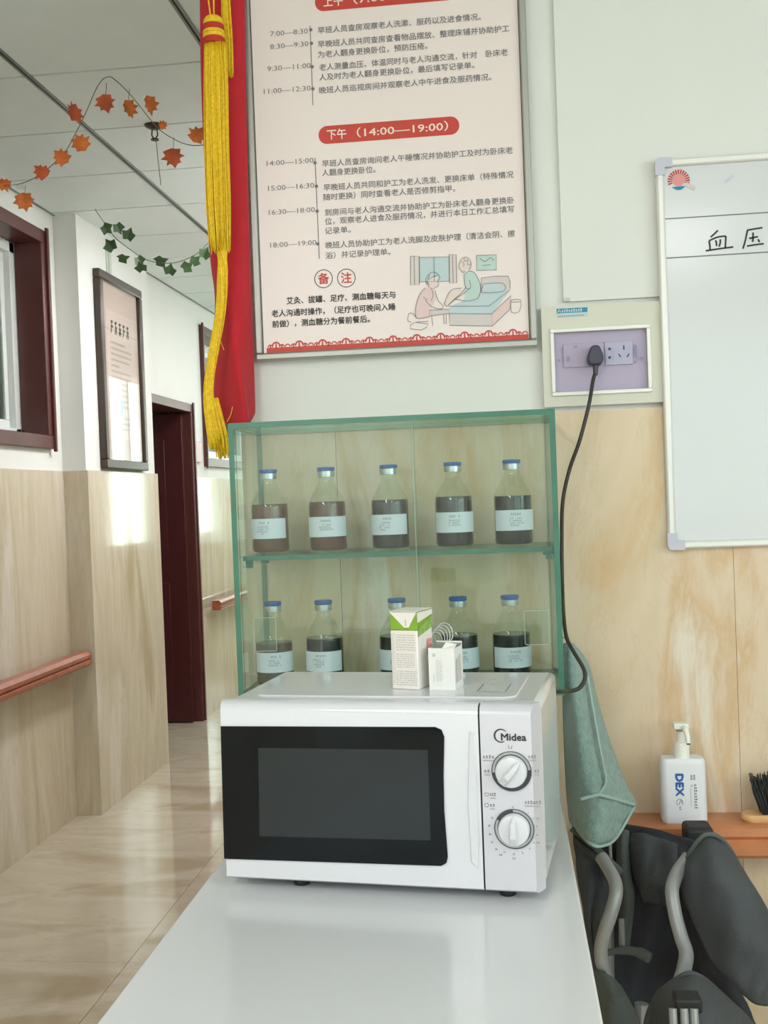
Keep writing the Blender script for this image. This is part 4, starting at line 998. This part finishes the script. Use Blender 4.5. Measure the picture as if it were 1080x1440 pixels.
for st in ([(605, 735), (570, 770), (535, 800)], [(520, 835), (528, 880), (530, 920)], [(520, 835), (600, 800), (680, 790)], [(680, 790), (678, 840), (675, 905)], [(580, 830), (590, 850), (592, 885)], [(628, 820), (625, 860), (615, 890)], [(488, 930), (620, 910), (750, 893)],
           [(880, 735), (950, 722), (1028, 710)], [(885, 735), (865, 830), (842, 910)], [(900, 812), (945, 803), (985, 795)], [(938, 755), (938, 800), (935, 845)], [(985, 820), (1000, 848)], [(880, 885), (960, 872), (1040, 862)]):
    ribbon(mb, [hw(v.x, v.y) for v in smooth_path([Vector((a, b, 0)) for a, b in st], 4)], 0.0034, DW-0.0003, XZ)
mb.build('handwriting', M_ink, wbd, loc=L)
mb = MB(); mb2 = MB(); ex, ez = hw(232, 262)
for i in range(15):
    a = math.radians(-18 + 216*i/14); r0, r1 = 0.0125, 0.0218; w0, w1 = 0.0011, 0.0019
    c_, s_ = math.cos(a), math.sin(a)
    mb.add([XZ(ex+r*c_-w*s_, ez+r*s_+w*c_, DW-0.0003) for r, w in ((r0, -w0), (r1, -w1), (r1, w1), (r0, w0))], [(0, 1, 2, 3)])
mb.build('emblem_rays', M_red, wbd, loc=L)
mb = MB(); mb.prism([(ex+0.0118*math.cos(i*PI/12), ez+0.0118*math.sin(i*PI/12)) for i in range(24)], DW-0.0001, DW-0.0003); mb.build('emblem_disc', M_pinkp, wbd, loc=L)
mb = MB(); mb.prism([(ex-0.014, ez-0.0125), (ex+0.014, ez-0.0115), (ex+0.005, ez-0.0185), (ex-0.004, ez-0.0190)], DW-0.0002, DW-0.0005); mb.build('emblem_base', M_teal, wbd, loc=L)
mb = MB(); a = hw(345, 318); ribbon(mb, [(a[0]-0.010, a[1]+0.005), (a[0]+0.009, a[1]-0.005)], 0.009, DW-0.0006, XZ); mb.build('tape_scrap', M_greyp, wbd, loc=L)
mb = MB(); a = hw(710, 250); ribbon(mb, [(a[0]-0.008, a[1]-0.006), (a[0]+0.008, a[1]+0.007)], 0.006, DW-0.0002, XZ); mb.build('smudge', M_corner, wbd, loc=L); mb = MB(); a = hw(478, 132); ribbon(mb, [(a[0]-0.001, a[1]+0.003), (a[0]+0.001, a[1]-0.003)], 0.0015, DW-0.0002, XZ); mb.build('smudge', M_corner, wbd, loc=L)

# ------------------------------------------------------------------ soap bottle and brush on the ledge
p = onY(961, 1150, 2.19)
so = thing('soap_bottle', 'white pump soap bottle with blue lettering on the ledge', 'soap bottle', (p.x, 2.186, 0.664)); 
hw_, hd, hb = 0.0445, 0.022, 0.127
mb = MB(); sec = rrect(-hw_, hw_, -hd, hd, 0.014, 5); n = len(sec); vs = []; lev = [(0.0, 0.94), (0.003, 0.985), (0.008, 1.0), (hb-0.012, 0.985), (hb-0.004, 0.955), (hb, 0.88)]
for z, s_ in lev:
    vs += [(x*s_, y*s_, z) for x, y in sec]
fs = [tuple(reversed(range(n))), tuple(range((len(lev)-1)*n, len(lev)*n))]
for j in range(len(lev)-1):
    for i in range(n): fs.append((j*n+i, j*n+(i+1) % n, (j+1)*n+(i+1) % n, (j+1)*n+i))
mb.add(vs, fs); mb.build('bottle_body', M_soap, so, smooth=True)
pm = MB().lathe([(0.0155, hb-0.001), (0.0155, hb+0.026), (0.0140, hb+0.030), (0.0080, hb+0.031), (0.0080, hb+0.052), (0.0095, hb+0.052)], 24).build('pump_collar', M_soapcap, so, smooth=True)
MB().prism(rrect(-0.0155, 0.0150, hb+0.056, hb+0.068, 0.004), -0.012, 0.014, 'XZ').build('pump_head', M_soapcap, so, bevel=0.002)
MB().tube([(0.004, -0.008, hb+0.061), (0.006, -0.022, hb+0.058), (0.008, -0.030, hb+0.046), (0.0085, -0.032, hb+0.034)], [0.0062, 0.006, 0.0052, 0.0045], 12).build('nozzle', M_soapcap, so, smooth=True)
MB().lathe([(0.0036, 0.0), (0.0036, 0.002)], 12, (0.0086, -0.0322, hb+0.0318)).build('nozzle_opening', M_rubber, so)
mb = MB(); d_ = -hd-0.0004
put_text(mb, 'DEX', -0.016, 0.098, 0.0150, d_, width=0.043, bold=0.0012, rot=-PI/2); mb.build('blue_lettering', M_blue, so)
mb = MB()
for z in (0.092, 0.0865): bars(mb, 0.012, z, 0.011, 0.005, 2, d_=d_)
PR = lambda a, b, dd: (b, dd, -a)
def vbars(x, z0_, z1_, h, n): bars(mb, -z0_, x, z0_-z1_, h, n, P=lambda a, b, dd: (b, dd, -a), d_=d_)
vbars(0.0185, 0.078, 0.028, 0.0055, 9); vbars(0.0125, 0.076, 0.072, 0.004, 1); vbars(0.0115, 0.070, 0.034, 0.0012, 16)
ribbon(mb, [(-0.010+0.006*math.cos(a*0.5), 0.042+0.007*math.sin(a*0.5)) for a in range(9)], 0.001, d_, XZ); ribbon(mb, [(-0.012, 0.038), (-0.007, 0.047), (-0.004, 0.038)], 0.0014, d_, XZ); vbars(-0.011, 0.034, 0.026, 0.004, 2)
tag(mb.build('small_print', M_grey, so), kind='stuff')
p = onY(1042, 1146, 2.19)
br = thing('scrub_brush', 'dark bristled brush with pale wooden back on the ledge', 'brush', (p.x+0.08, 2.188, 0.664))
mb = MB(); sec = rrect(-0.080, 0.080, -0.022, 0.022, 0.0215, 8); n = len(sec); vs = []
for z, s_ in ((0, 0.96), (0.003, 1.0), (0.011, 1.0), (0.014, 0.97)): vs += [(x*s_, y*s_, z) for x, y in sec]
fs = [tuple(reversed(range(n))), tuple(range(3*n, 4*n))]
for j in range(3):
    for i in range(n): fs.append((j*n+i, j*n+(i+1) % n, (j+1)*n+(i+1) % n, (j+1)*n+i))
mb.add(vs, fs); mb.build('brush_back', M_brush, br, smooth=True)
mb = MB(); rr = random.Random(4)
for i in range(30):
    for j in range(7):
        x = -0.040 + 0.100*i/29; y = -0.014 + 0.028*j/6; lean = -0.020 if x < -0.03 else -0.014 + 0.02*(x+0.03)/0.09
        mb.tube([(x, y, 0.013), (x + lean*0.5 + rr.uniform(-.003, .003), y+rr.uniform(-.002, .002), 0.05), (x + lean + rr.uniform(-.005, .005), y + rr.uniform(-.004, .004), 0.086 + rr.uniform(-.006, .006))], [0.0022, 0.002, 0.0012], 4)
o = mb.build('bristles', M_bristle, br, smooth='all'); tag(o, kind='stuff')

# ------------------------------------------------------------------ towel
hk = onY(797, 905, 2.12)
tw = thing('hand_towel', 'sage green towel hanging beside the glass case', 'towel', (0.14, 2.12, 1.03)); L = back(tw)
rowsT = [
 [(793, 906, 2.090), (797, 904, 2.065), (801, 905, 2.060), (806, 907, 2.080)],
 [(792, 930, 2.110), (800, 930, 2.040), (812, 930, 2.045), (826, 934, 2.100)],
 [(793, 985, 2.120), (808, 985, 2.020), (824, 985, 2.050), (838, 982, 2.110)],
 [(795, 1050, 2.117), (816, 1050, 1.997), (838, 1050, 2.032), (858, 1048, 2.092)],
 [(798, 1110, 2.101), (822, 1112, 1.981), (852, 1108, 2.002), (879, 1102, 2.073)],
 [(800, 1132, 2.085), (830, 1136, 1.974), (862, 1134, 1.995), (893, 1132, 2.055)],
 [(802, 1152, 2.070), (828, 1168, 1.966), (856, 1168, 1.986), (880, 1152, 2.040)],
 [(806, 1160, 2.058), (828, 1180, 1.963), (852, 1182, 1.982), (872, 1168, 2.026)],
 [(812, 1166, 2.046), (830, 1187, 1.966), (850, 1189, 1.980), (866, 1177, 2.023)]]
sheet('towel_cloth', rowsT, M_towel, tw, 0.006, 5, L, wr=0.004, ph=0.6)
mb = MB(); mb.tube(smooth_path([onY(q[0], q[1], q[2]-0.008) for q in ((816, 1124, 1.972), (840, 1118, 1.974), (852, 1120, 1.983), (893, 1132, 2.050))], 6), 0.0036, 6)
mb.tube(smooth_path([onY(q[0], q[1], q[2]-0.006) for q in ((803, 1154, 2.059), (830, 1186, 1.961), (850, 1189, 1.972), (868, 1176, 2.014), (893, 1132, 2.050))], 6), 0.003, 6)
mb.tube(smooth_path([onY(q[0], q[1], q[2]-0.006) for q in ((826, 950, 2.060), (838, 1020, 2.040), (848, 1075, 2.010), (852, 1100, 1.994), (840, 1120, 1.978))], 6), 0.0028, 6)
mb.build('hem', M_towel2, tw, smooth='all', loc=L)
MB().tube(smooth_path([(CX1+0.0005, 2.11, hk.z+0.012), (CX1+0.008, 2.108, hk.z+0.014), (CX1+0.014, 2.106, hk.z+0.006), (CX1+0.010, 2.104, hk.z-0.006)], 5), 0.0022, 8).build('hook', M_chrome, tw, loc=L, smooth='all')

# ------------------------------------------------------------------ folding chair between table and wall
fc = thing('folding_chair', 'folded grey fabric lounge chair with curved metal arms beside the table', 'chair', (0.3, 1.95, 0)); L = back(fc)
sheet('back_sling', [
 [(815, 1158, 2.12), (860, 1158, 2.12), (905, 1163, 2.10), (955, 1176, 2.06), (985, 1185, 2.04)],
 [(818, 1215, 2.10), (862, 1220, 2.10), (908, 1224, 2.06), (950, 1232, 2.05), (985, 1240, 2.03)],
 [(826, 1290, 2.07), (868, 1295, 2.10), (915, 1298, 2.11), (960, 1300, 2.08), (1000, 1310, 2.03)],
 [(835, 1370, 2.06), (875, 1375, 2.10), (920, 1375, 2.12), (970, 1378, 2.08), (1020, 1385, 2.02)],
 [(842, 1500, 2.02), (890, 1500, 2.05), (935, 1500, 2.06), (990, 1500, 2.03), (1050, 1500, 1.98)]], M_fabd, fc, 0.006, 6, L, wr=0.01, ph=1.3)
sheet('side_sling', [
 [(956, 1222, 1.93), (975, 1194, 1.91), (992, 1178, 1.90), (1010, 1180, 1.91), (1024, 1195, 1.93)],
 [(958, 1240, 1.90), (985, 1225, 1.86), (1010, 1215, 1.85), (1032, 1215, 1.87), (1046, 1232, 1.90)],
 [(972, 1280, 1.88), (1005, 1270, 1.83), (1035, 1262, 1.81), (1062, 1262, 1.83), (1080, 1290, 1.87)],
 [(990, 1322, 1.86), (1025, 1318, 1.80), (1058, 1318, 1.78), (1085, 1320, 1.80), (1100, 1330, 1.85)],
 [(1006, 1352, 1.84), (1030, 1362, 1.79), (1062, 1370, 1.77), (1088, 1372, 1.79), (1104, 1368, 1.84)],
 [(1036, 1380, 1.83), (1046, 1394, 1.79), (1062, 1408, 1.77), (1080, 1412, 1.79), (1100, 1405, 1.83)]], M_fab, fc, 0.012, 6, L, wr=0.005, ph=2.6)
sheet('seat_sling', [
 [(926, 1396, 1.72), (946, 1382, 1.69), (966, 1371, 1.68), (984, 1375, 1.69), (1002, 1388, 1.71)],
 [(916, 1416, 1.68), (945, 1402, 1.63), (970, 1394, 1.61), (998, 1398, 1.63), (1028, 1412, 1.67)],
 [(909, 1440, 1.66), (945, 1428, 1.60), (975, 1422, 1.58), (1010, 1424, 1.60), (1055, 1438, 1.65)],
 [(905, 1480, 1.63), (945, 1475, 1.57), (980, 1470, 1.55), (1030, 1475, 1.58), (1085, 1485, 1.63)]], M_fab, fc, 0.010, 6, L, wr=0.005, ph=3.9)
sheet('arm_pad', [
 [(838, 1362, 1.86), (848, 1366, 1.84), (860, 1376, 1.83), (870, 1388, 1.84)],
 [(842, 1395, 1.85), (856, 1398, 1.82), (872, 1406, 1.81), (886, 1416, 1.83)],
 [(846, 1425, 1.84), (864, 1430, 1.80), (882, 1436, 1.79), (897, 1445, 1.82)],
 [(852, 1480, 1.83), (870, 1482, 1.79), (888, 1486, 1.78), (905, 1490, 1.80)]], M_fabg, fc, 0.010, 6, L, wr=0.004, ph=5.2)
sheet('inner_flap', [
 [(806, 1172, 2.050), (822, 1186, 2.040), (840, 1202, 2.030), (856, 1222, 2.020)],
 [(812, 1225, 2.040), (828, 1232, 2.020), (844, 1242, 2.010), (858, 1256, 2.010)],
 [(822, 1290, 1.990), (832, 1295, 1.970), (842, 1300, 1.960), (850, 1310, 1.960)],
 [(836, 1370, 1.980), (842, 1372, 1.960), (848, 1374, 1.950), (854, 1378, 1.950)]], M_fab, fc, 0.006, 6, L, wr=0.006, ph=6.5)
sheet('lower_flap', [
 [(966, 1248, 1.98), (975, 1262, 1.97), (984, 1280, 1.96)],
 [(974, 1310, 1.97), (990, 1325, 1.95), (1006, 1345, 1.94)],
 [(984, 1355, 1.96), (1012, 1375, 1.93), (1040, 1395, 1.92)],
 [(990, 1380, 1.96), (1022, 1410, 1.92), (1062, 1440, 1.90)],
 [(1010, 1440, 1.95), (1050, 1470, 1.92), (1085, 1500, 1.90)]], M_fabd, fc, 0.006, 6, L, wr=0.006, ph=7.8)
sheet('seam_band', [
 [(868, 1168, 2.075), (876, 1166, 2.065), (884, 1168, 2.07)],
 [(868, 1225, 2.055), (877, 1226, 2.04), (886, 1228, 2.05)],
 [(872, 1265, 2.06), (880, 1268, 2.045), (892, 1262, 2.06)],
 [(870, 1330, 2.07), (877, 1332, 2.06), (884, 1334, 2.07)]], M_fabg, fc, 0.004, 4, L, wr=0.003)
sheet('fold_panel', [
 [(888, 1172, 2.065), (905, 1172, 2.05), (925, 1178, 2.04), (952, 1186, 2.03)],
 [(886, 1196, 2.055), (908, 1204, 2.02), (930, 1212, 2.025), (952, 1216, 2.025)],
 [(892, 1232, 2.055), (910, 1238, 2.03), (930, 1246, 2.03), (948, 1250, 2.02)],
 [(905, 1268, 2.06), (918, 1270, 2.05), (932, 1272, 2.05), (944, 1276, 2.03)]], M_fab, fc, 0.004, 5, L, wr=0.006, ph=0.9)
arm1 = [(846, 1206, 1.95), (856, 1222, 1.92), (865, 1240, 1.89), (866, 1258, 1.87), (859, 1285, 1.86), (849, 1315, 1.86), (845, 1338, 1.86), (849, 1362, 1.855), (857, 1384, 1.85), (862, 1398, 1.845)]
arm2 = [(968, 1206, 1.92), (956, 1222, 1.90), (948, 1238, 1.87), (945, 1255, 1.85), (950, 1288, 1.83), (958, 1318, 1.81), (965, 1340, 1.79), (962, 1362, 1.76), (957, 1380, 1.72), (953, 1395, 1.69)]
for a_ in (arm1, arm2): MB().tube(smooth_path([onY(*q) for q in a_], 6), 0.0118, 12).build('arm_tube', M_tube, fc, loc=L, smooth='all')
MB().tube([onY(*q) for q in ((804, 1164, 2.04), (835, 1190, 2.03), (874, 1228, 1.985))], 0.0075, 8).build('edge_piping', M_fabg, fc, loc=L, smooth='all')
MB().tube([onY(*q) for q in ((808, 1180, 2.03), (835, 1204, 2.01), (862, 1226, 1.975))], 0.005, 8).build('edge_piping', M_fab, fc, loc=L, smooth='all')
MB().tube([onY(*q) for q in ((858, 1186, 2.03), (859, 1216, 2.02))], 0.003, 8).build('strap', M_tube, fc, loc=L)
MB().tube([onY(*q) for q in ((874, 1292, 1.99), (875, 1330, 1.98))], 0.0055, 8).build('pivot_pin', M_tube, fc, loc=L)
MB().tube(smooth_path([onY(*q) for q in ((846, 1342, 1.95), (875, 1336, 1.94), (900, 1340, 1.93), (914, 1348, 1.92))], 4), [0.006]*4 + [0.008]*4 + [0.010]*4 + [0.009], 10).build('lock_lever', M_fabg, fc, loc=L, smooth='all')
a = onY(968, 1190, 2.085); b = onY(1003, 1160, 2.085)
MB().box((a.x-0.008, 2.055, a.z-0.05), (b.x-0.004, 2.115, b.z+0.002)).build('top_joint', M_rubber, fc, loc=L, bevel=0.008)
MB().tube(smooth_path([onY(*q) for q in ((962, 1215, 1.915), (976, 1190, 1.895), (992, 1174, 1.885), (1012, 1178, 1.895), (1030, 1200, 1.92), (1056, 1250, 1.89), (1084, 1300, 1.87))], 6), 0.004, 8).build('edge_piping', M_fabg, fc, loc=L, smooth='all')
MB().tube(smooth_path([onY(*q) for q in ((910, 1442, 1.645), (918, 1414, 1.665), (930, 1394, 1.70), (948, 1379, 1.675), (968, 1369, 1.665), (986, 1374, 1.675), (1006, 1390, 1.70))], 6), 0.004, 8).build('edge_piping', M_fab, fc, loc=L, smooth='all')
for px in (950, 966, 980): MB().tube([onY(px-4, 1418, 1.575), onY(px, 1500, 1.55)], 0.006, 10).build('seat_tube', M_tube, fc, loc=L)
a = onY(948, 1412, 1.585); b = onY(986, 1402, 1.585); MB().box((a.x, 1.575, a.z-0.012), (b.x, 1.61, b.z)).build('seat_bracket', M_rubber, fc, loc=L, bevel=0.004)
# frame down to the floor
for (p0, p1) in (((0.17, 2.09, 0.56), (0.16, 2.11, 0.0)), ((0.33, 2.10, 0.52), (0.34, 2.11, 0.0)), ((0.20, 1.84, 0.46), (0.17, 1.78, 0.0)), ((0.30, 1.66, 0.36), (0.32, 1.70, 0.0))):
    MB().tube([p0, p1], 0.0118, 10).build('leg', M_tube, fc, loc=L)
MB().tube([(0.16, 2.11, 0.12), (0.34, 2.11, 0.12)], 0.010, 10).build('stretcher', M_tube, fc, loc=L)
MB().tube([(0.172, 1.79, 0.10), (0.315, 1.70, 0.10)], 0.010, 10).build('stretcher', M_tube, fc, loc=L)

# ------------------------------------------------------------------ framed notice on the pillar
fx = XP
fn = thing('framed_notice', 'tall dark framed pink notice on the pillar', 'picture', (fx, 4.93, 1.5)); L = back(fn)
y0, y1, z0, z1, w = 4.655, 5.222, 1.499, 2.392, 0.042
for a, b in (((y0, z0), (y1, z0+w)), ((y0, z1-w), (y1, z1)), ((y0, z0+w), (y0+w, z1-w)), ((y1-w, z0+w), (y1, z1-w))):
    MB().box((fx-TT, a[0], a[1]), (fx+0.022, b[0], b[1])).build('frame_rail', M_frame, fn, loc=L, bevel=0.006)
MB().box((fx-0.008, y0+w, z0+w), (fx+0.004, y1-w, z1-w)).build('mount', M_pink, fn, loc=L)
YZ = lambda a, b, d: (d, a, b)
ya, yb_, za, zb_ = y0+w+0.055, y1-w-0.045, z0+w+0.10, z1-w-0.12
MB().box((fx+0.003, ya, za), (fx+0.0050, yb_, zb_)).build('notice_sheet', mat('notice_sheet_pink', (214, 192, 184), 0.6), fn, loc=L)
mb = MB()
rr = random.Random(12); cwid = (yb_-ya-0.12)/5
for i in range(5):
    u = ya + 0.055 + i*cwid; z = zb_-0.105
    for s_ in ([(0.1, 0.85), (0.8, 0.9)], [(0.45, 1.0), (0.4, 0.5), (0.1, 0.0)], [(0.1, 0.5), (0.85, 0.55)], [(0.6, 0.45), (0.62, 0.0)], [(0.2, 0.2), (0.8, 0.22)])[:3 + i % 3]:
        ribbon(mb, [(u + a*cwid*0.8, z + b*0.062) for a, b in s_], 0.010, fx+0.0054, YZ)
mb.build('notice_title_print', M_ink, fn, loc=L)
mb = MB(); z = zb_-0.15
for i in range(17):
    ln = rr.uniform(0.35, 1.0) if i % 4 == 0 else rr.uniform(0.8, 1.0)
    bars(mb, ya+0.05, z, (yb_-ya-0.09)*ln, 0.010, int(22*ln), P=YZ, d_=fx+0.0054); z -= 0.0265
tag(mb.build('notice_small_print', M_grey, fn, loc=L), kind='stuff')
mb = MB(); mb.prism([(ya+0.06, za+0.16), (ya+0.11, za+0.15), (ya+0.17, za+0.11), (ya+0.19, za+0.17), (ya+0.13, za+0.22), (ya+0.07, za+0.24)], fx+0.0052, fx+0.0056, 'YZ'); mb.build('notice_drawing', mat('print_sky_blue', (130, 164, 196), 0.6), fn, loc=L)
MB().box((fx+0.010, y0+w, z0+w), (fx+0.012, y1-w, z1-w)).build('picture_glass', M_picglass, fn, loc=L)
o = MB().box((fx-TT+0.0002, 4.83, 2.385), (fx-TT+0.004, 4.895, 2.54)).box((fx-TT+0.0002, 4.85, 2.385), (fx-0.003, 4.858, 2.54)).build('tape_strip', M_tape); tag(o, 'pale translucent tape strip above the framed notice', 'tape')
o = MB().box((XL, 6.475, 1.582), (XL+0.02, 6.60, 1.708)).build('door_sign', mat('pale_pink_plate', (206, 170, 172), 0.4), bevel=0.002); tag(o, 'pale pink square sign plate beside the open door', 'sign')

# ------------------------------------------------------------------ garlands
def maple(size, fold, seed):
    rr = random.Random(seed); pts_ = []
    spec = [(90, 1.0), (74, .72), (60, .74), (50, .92), (36, .64), (24, .70), (12, .96), (-6, .60), (-28, .80), (-56, .58), (-90, .62), (-124, .58), (-152, .80), (186, .60), (168, .96), (156, .70), (144, .64), (130, .92), (120, .74), (106, .72)]
    for a, r in spec:
        a = math.radians(a); q = r*size*rr.uniform(0.92, 1.06); pts_.append((q*math.cos(a), q*math.sin(a)))
    vs = [(0, 0, 0)] + [(x, -abs(x)*fold, z) for x, z in pts_]
    n = len(pts_)
    return vs, [(0, i+1, (i+1) % n+1) for i in range(n)]
def ivy(size, fold, seed):
    pts_ = [(0, 1.0), (0.35, .45), (0.85, .30), (0.62, -.25), (0.45, -.62), (0, -.45), (-0.45, -.62), (-0.62, -.25), (-0.85, .30), (-0.35, .45)]
    vs = [(0, 0, 0)] + [(x*size, -abs(x)*size*fold, z*size) for x, z in pts_]; n = len(pts_)
    return vs, [(0, i+1, (i+1) % n+1) for i in range(n)]
def leaf_obj(parent, kind, p, size, rx, ry, rz, m, seed, name):
    vs, fs = kind(size, 0.35, seed); R = Matrix.Rotation(rz, 3, 'Z') @ Matrix.Rotation(rx, 3, 'X') @ Matrix.Rotation(ry, 3, 'Y')
    mb = MB(); mb.add([R @ Vector(v) + Vector(p) for v in vs], fs)
    return mb.build(name, m, parent, loc=back(parent), solid=0.0012)
a0 = onZ(150, 107, ZC-0.003)
gar = thing('maple_garland', 'orange artificial maple leaf garland strung under the corridor ceiling', 'garland', a0); L = back(gar)
GY = 3.05
string = [(-60, 275, GY), (0, 262, GY), (30, 258, GY), (60, 243, GY), (90, 215, GY), (105, 190, GY), (120, 160, GY), (138, 120, GY), (152, 108, 3.06), (165, 115, GY), (185, 135, GY+0.05), (205, 160, GY+0.2), (222, 180, 3.40), (240, 193, GY+0.25), (262, 203, GY+0.1), (285, 204, GY), (320, 195, GY-0.1)]
MB().tube(smooth_path([onY(*q) for q in string], 5), 0.0013, 6).build('string', M_stem, gar, loc=L, smooth='all')
for i, (px, py, Y, s_, rz, ry, rx) in enumerate(((148, 143, GY, .034, .1, 2.9, .1), (180, 151, GY, .034, 1.05, 2.6, .0), (209, 145, GY+.1, .036, 1.15, 2.7, .1), (103, 160, GY, .036, 1.1, .3, 0), (115, 203, GY, .034, .2, -.5, .2), (88, 222, GY, .032, .5, -.9, .6), (60, 242, GY, .030, .4, -.9, .7), (34, 281, GY, .037, .15, 3.0, .1), (4, 258, GY, .028, .5, 1.2, .9), (243, 219, 3.2, .038, .2, 3.0, .15), (277, 192, GY, .032, .2, .6, .1), (228, 176, 3.38, .018, .3, 1, .5))):
    leaf_obj(gar, maple, onY(px, py, Y-0.004), s_, rx, ry, rz, M_leaf if i % 3 else M_leafr, i, 'maple_leaf')
    if py > 140 and i in (0, 1, 7, 9): MB().tube([onY(px, py, Y-0.004), onY(px+2, py-(26 if i != 7 else 20), Y)], 0.0009, 5).build('leaf_stalk', M_stem, gar, loc=L)
i0 = onZ(141, 300, ZC-0.002)
iv = thing('ivy_garland', 'green artificial ivy garland hanging near the pillar top', 'garland', (i0.x, i0.y, ZC)); L = back(iv)
IY = 4.44
MB().tube(smooth_path([(i0.x, IY, ZC+0.001)] + [onY(*q) for q in ((150, 318, IY), (163, 335, IY), (182, 350, IY), (205, 365, IY), (230, 370, IY), (252, 368, IY), (275, 358, IY), (292, 343, IY), (315, 320, IY), (335, 300, IY))], 5), 0.0018, 6).build('string', M_stem, iv, loc=L, smooth='all')
for i, (px, py, s_, rz, ry, rx) in enumerate(((149, 321, .034, .6, 2.2, .3), (166, 320, .032, .5, 2.7, .2), (181, 331, .036, .1, .4, .2), (156, 346, .038, .1, -.6, .2), (172, 362, .034, .2, 1.4, 1.0), (196, 366, .030, .5, 2.6, .2), (199, 376, .034, .1, -.2, .8), (225, 366, .038, .1, 1.4, .9), (239, 380, .034, .1, .3, .6), (262, 375, .034, .3, 1.0, .6), (274, 367, .030, .3, .8, .4), (288, 357, .034, .2, .5, .3))):
    leaf_obj(iv, ivy, onY(px, py, IY-0.006), s_, rx, ry, rz, M_ivy, i, 'ivy_leaf')
p = onY(293, 422, 6.9)
fl = thing('maple_garland', 'single orange maple leaf hanging far down the corridor ceiling', 'garland', (p.x, 6.9, ZC))
MB().tube([(p.x, 6.9, ZC+0.001), (p.x, 6.9, p.z)], 0.0015, 5).build('string', M_stem, fl, loc=back(fl))
leaf_obj(fl, maple, p, .036, .1, .3, .2, M_leafr, 44, 'maple_leaf')
# ceiling sprinkler with hanging wire
p = onZ(217, 176, ZC)
sp = thing('sprinkler', 'small dark metal sprinkler head on the corridor ceiling', 'sprinkler', (p.x, p.y, ZC))
MB().lathe([(0.012, -0.014), (0.030, -0.006), (0.034, 0.001)], 20).build('flange', M_frame, sp, smooth=True)
MB().tube([(-0.008, 0, -0.012), (-0.010, 0, -0.034), (-0.002, 0, -0.046)], 0.0025, 6).tube([(0.008, 0, -0.012), (0.010, 0, -0.034), (0.002, 0, -0.046)], 0.0025, 6).build('yoke', M_frame, sp)
MB().lathe([(0.013, -0.050), (0.013, -0.046)], 14).build('deflector', M_frame, sp)
MB().tube([(0.004, 0, -0.048), (0.008, 0, -0.12), (0.014, 0, -0.20)], 0.0012, 5).build('wire', M_stem, sp)
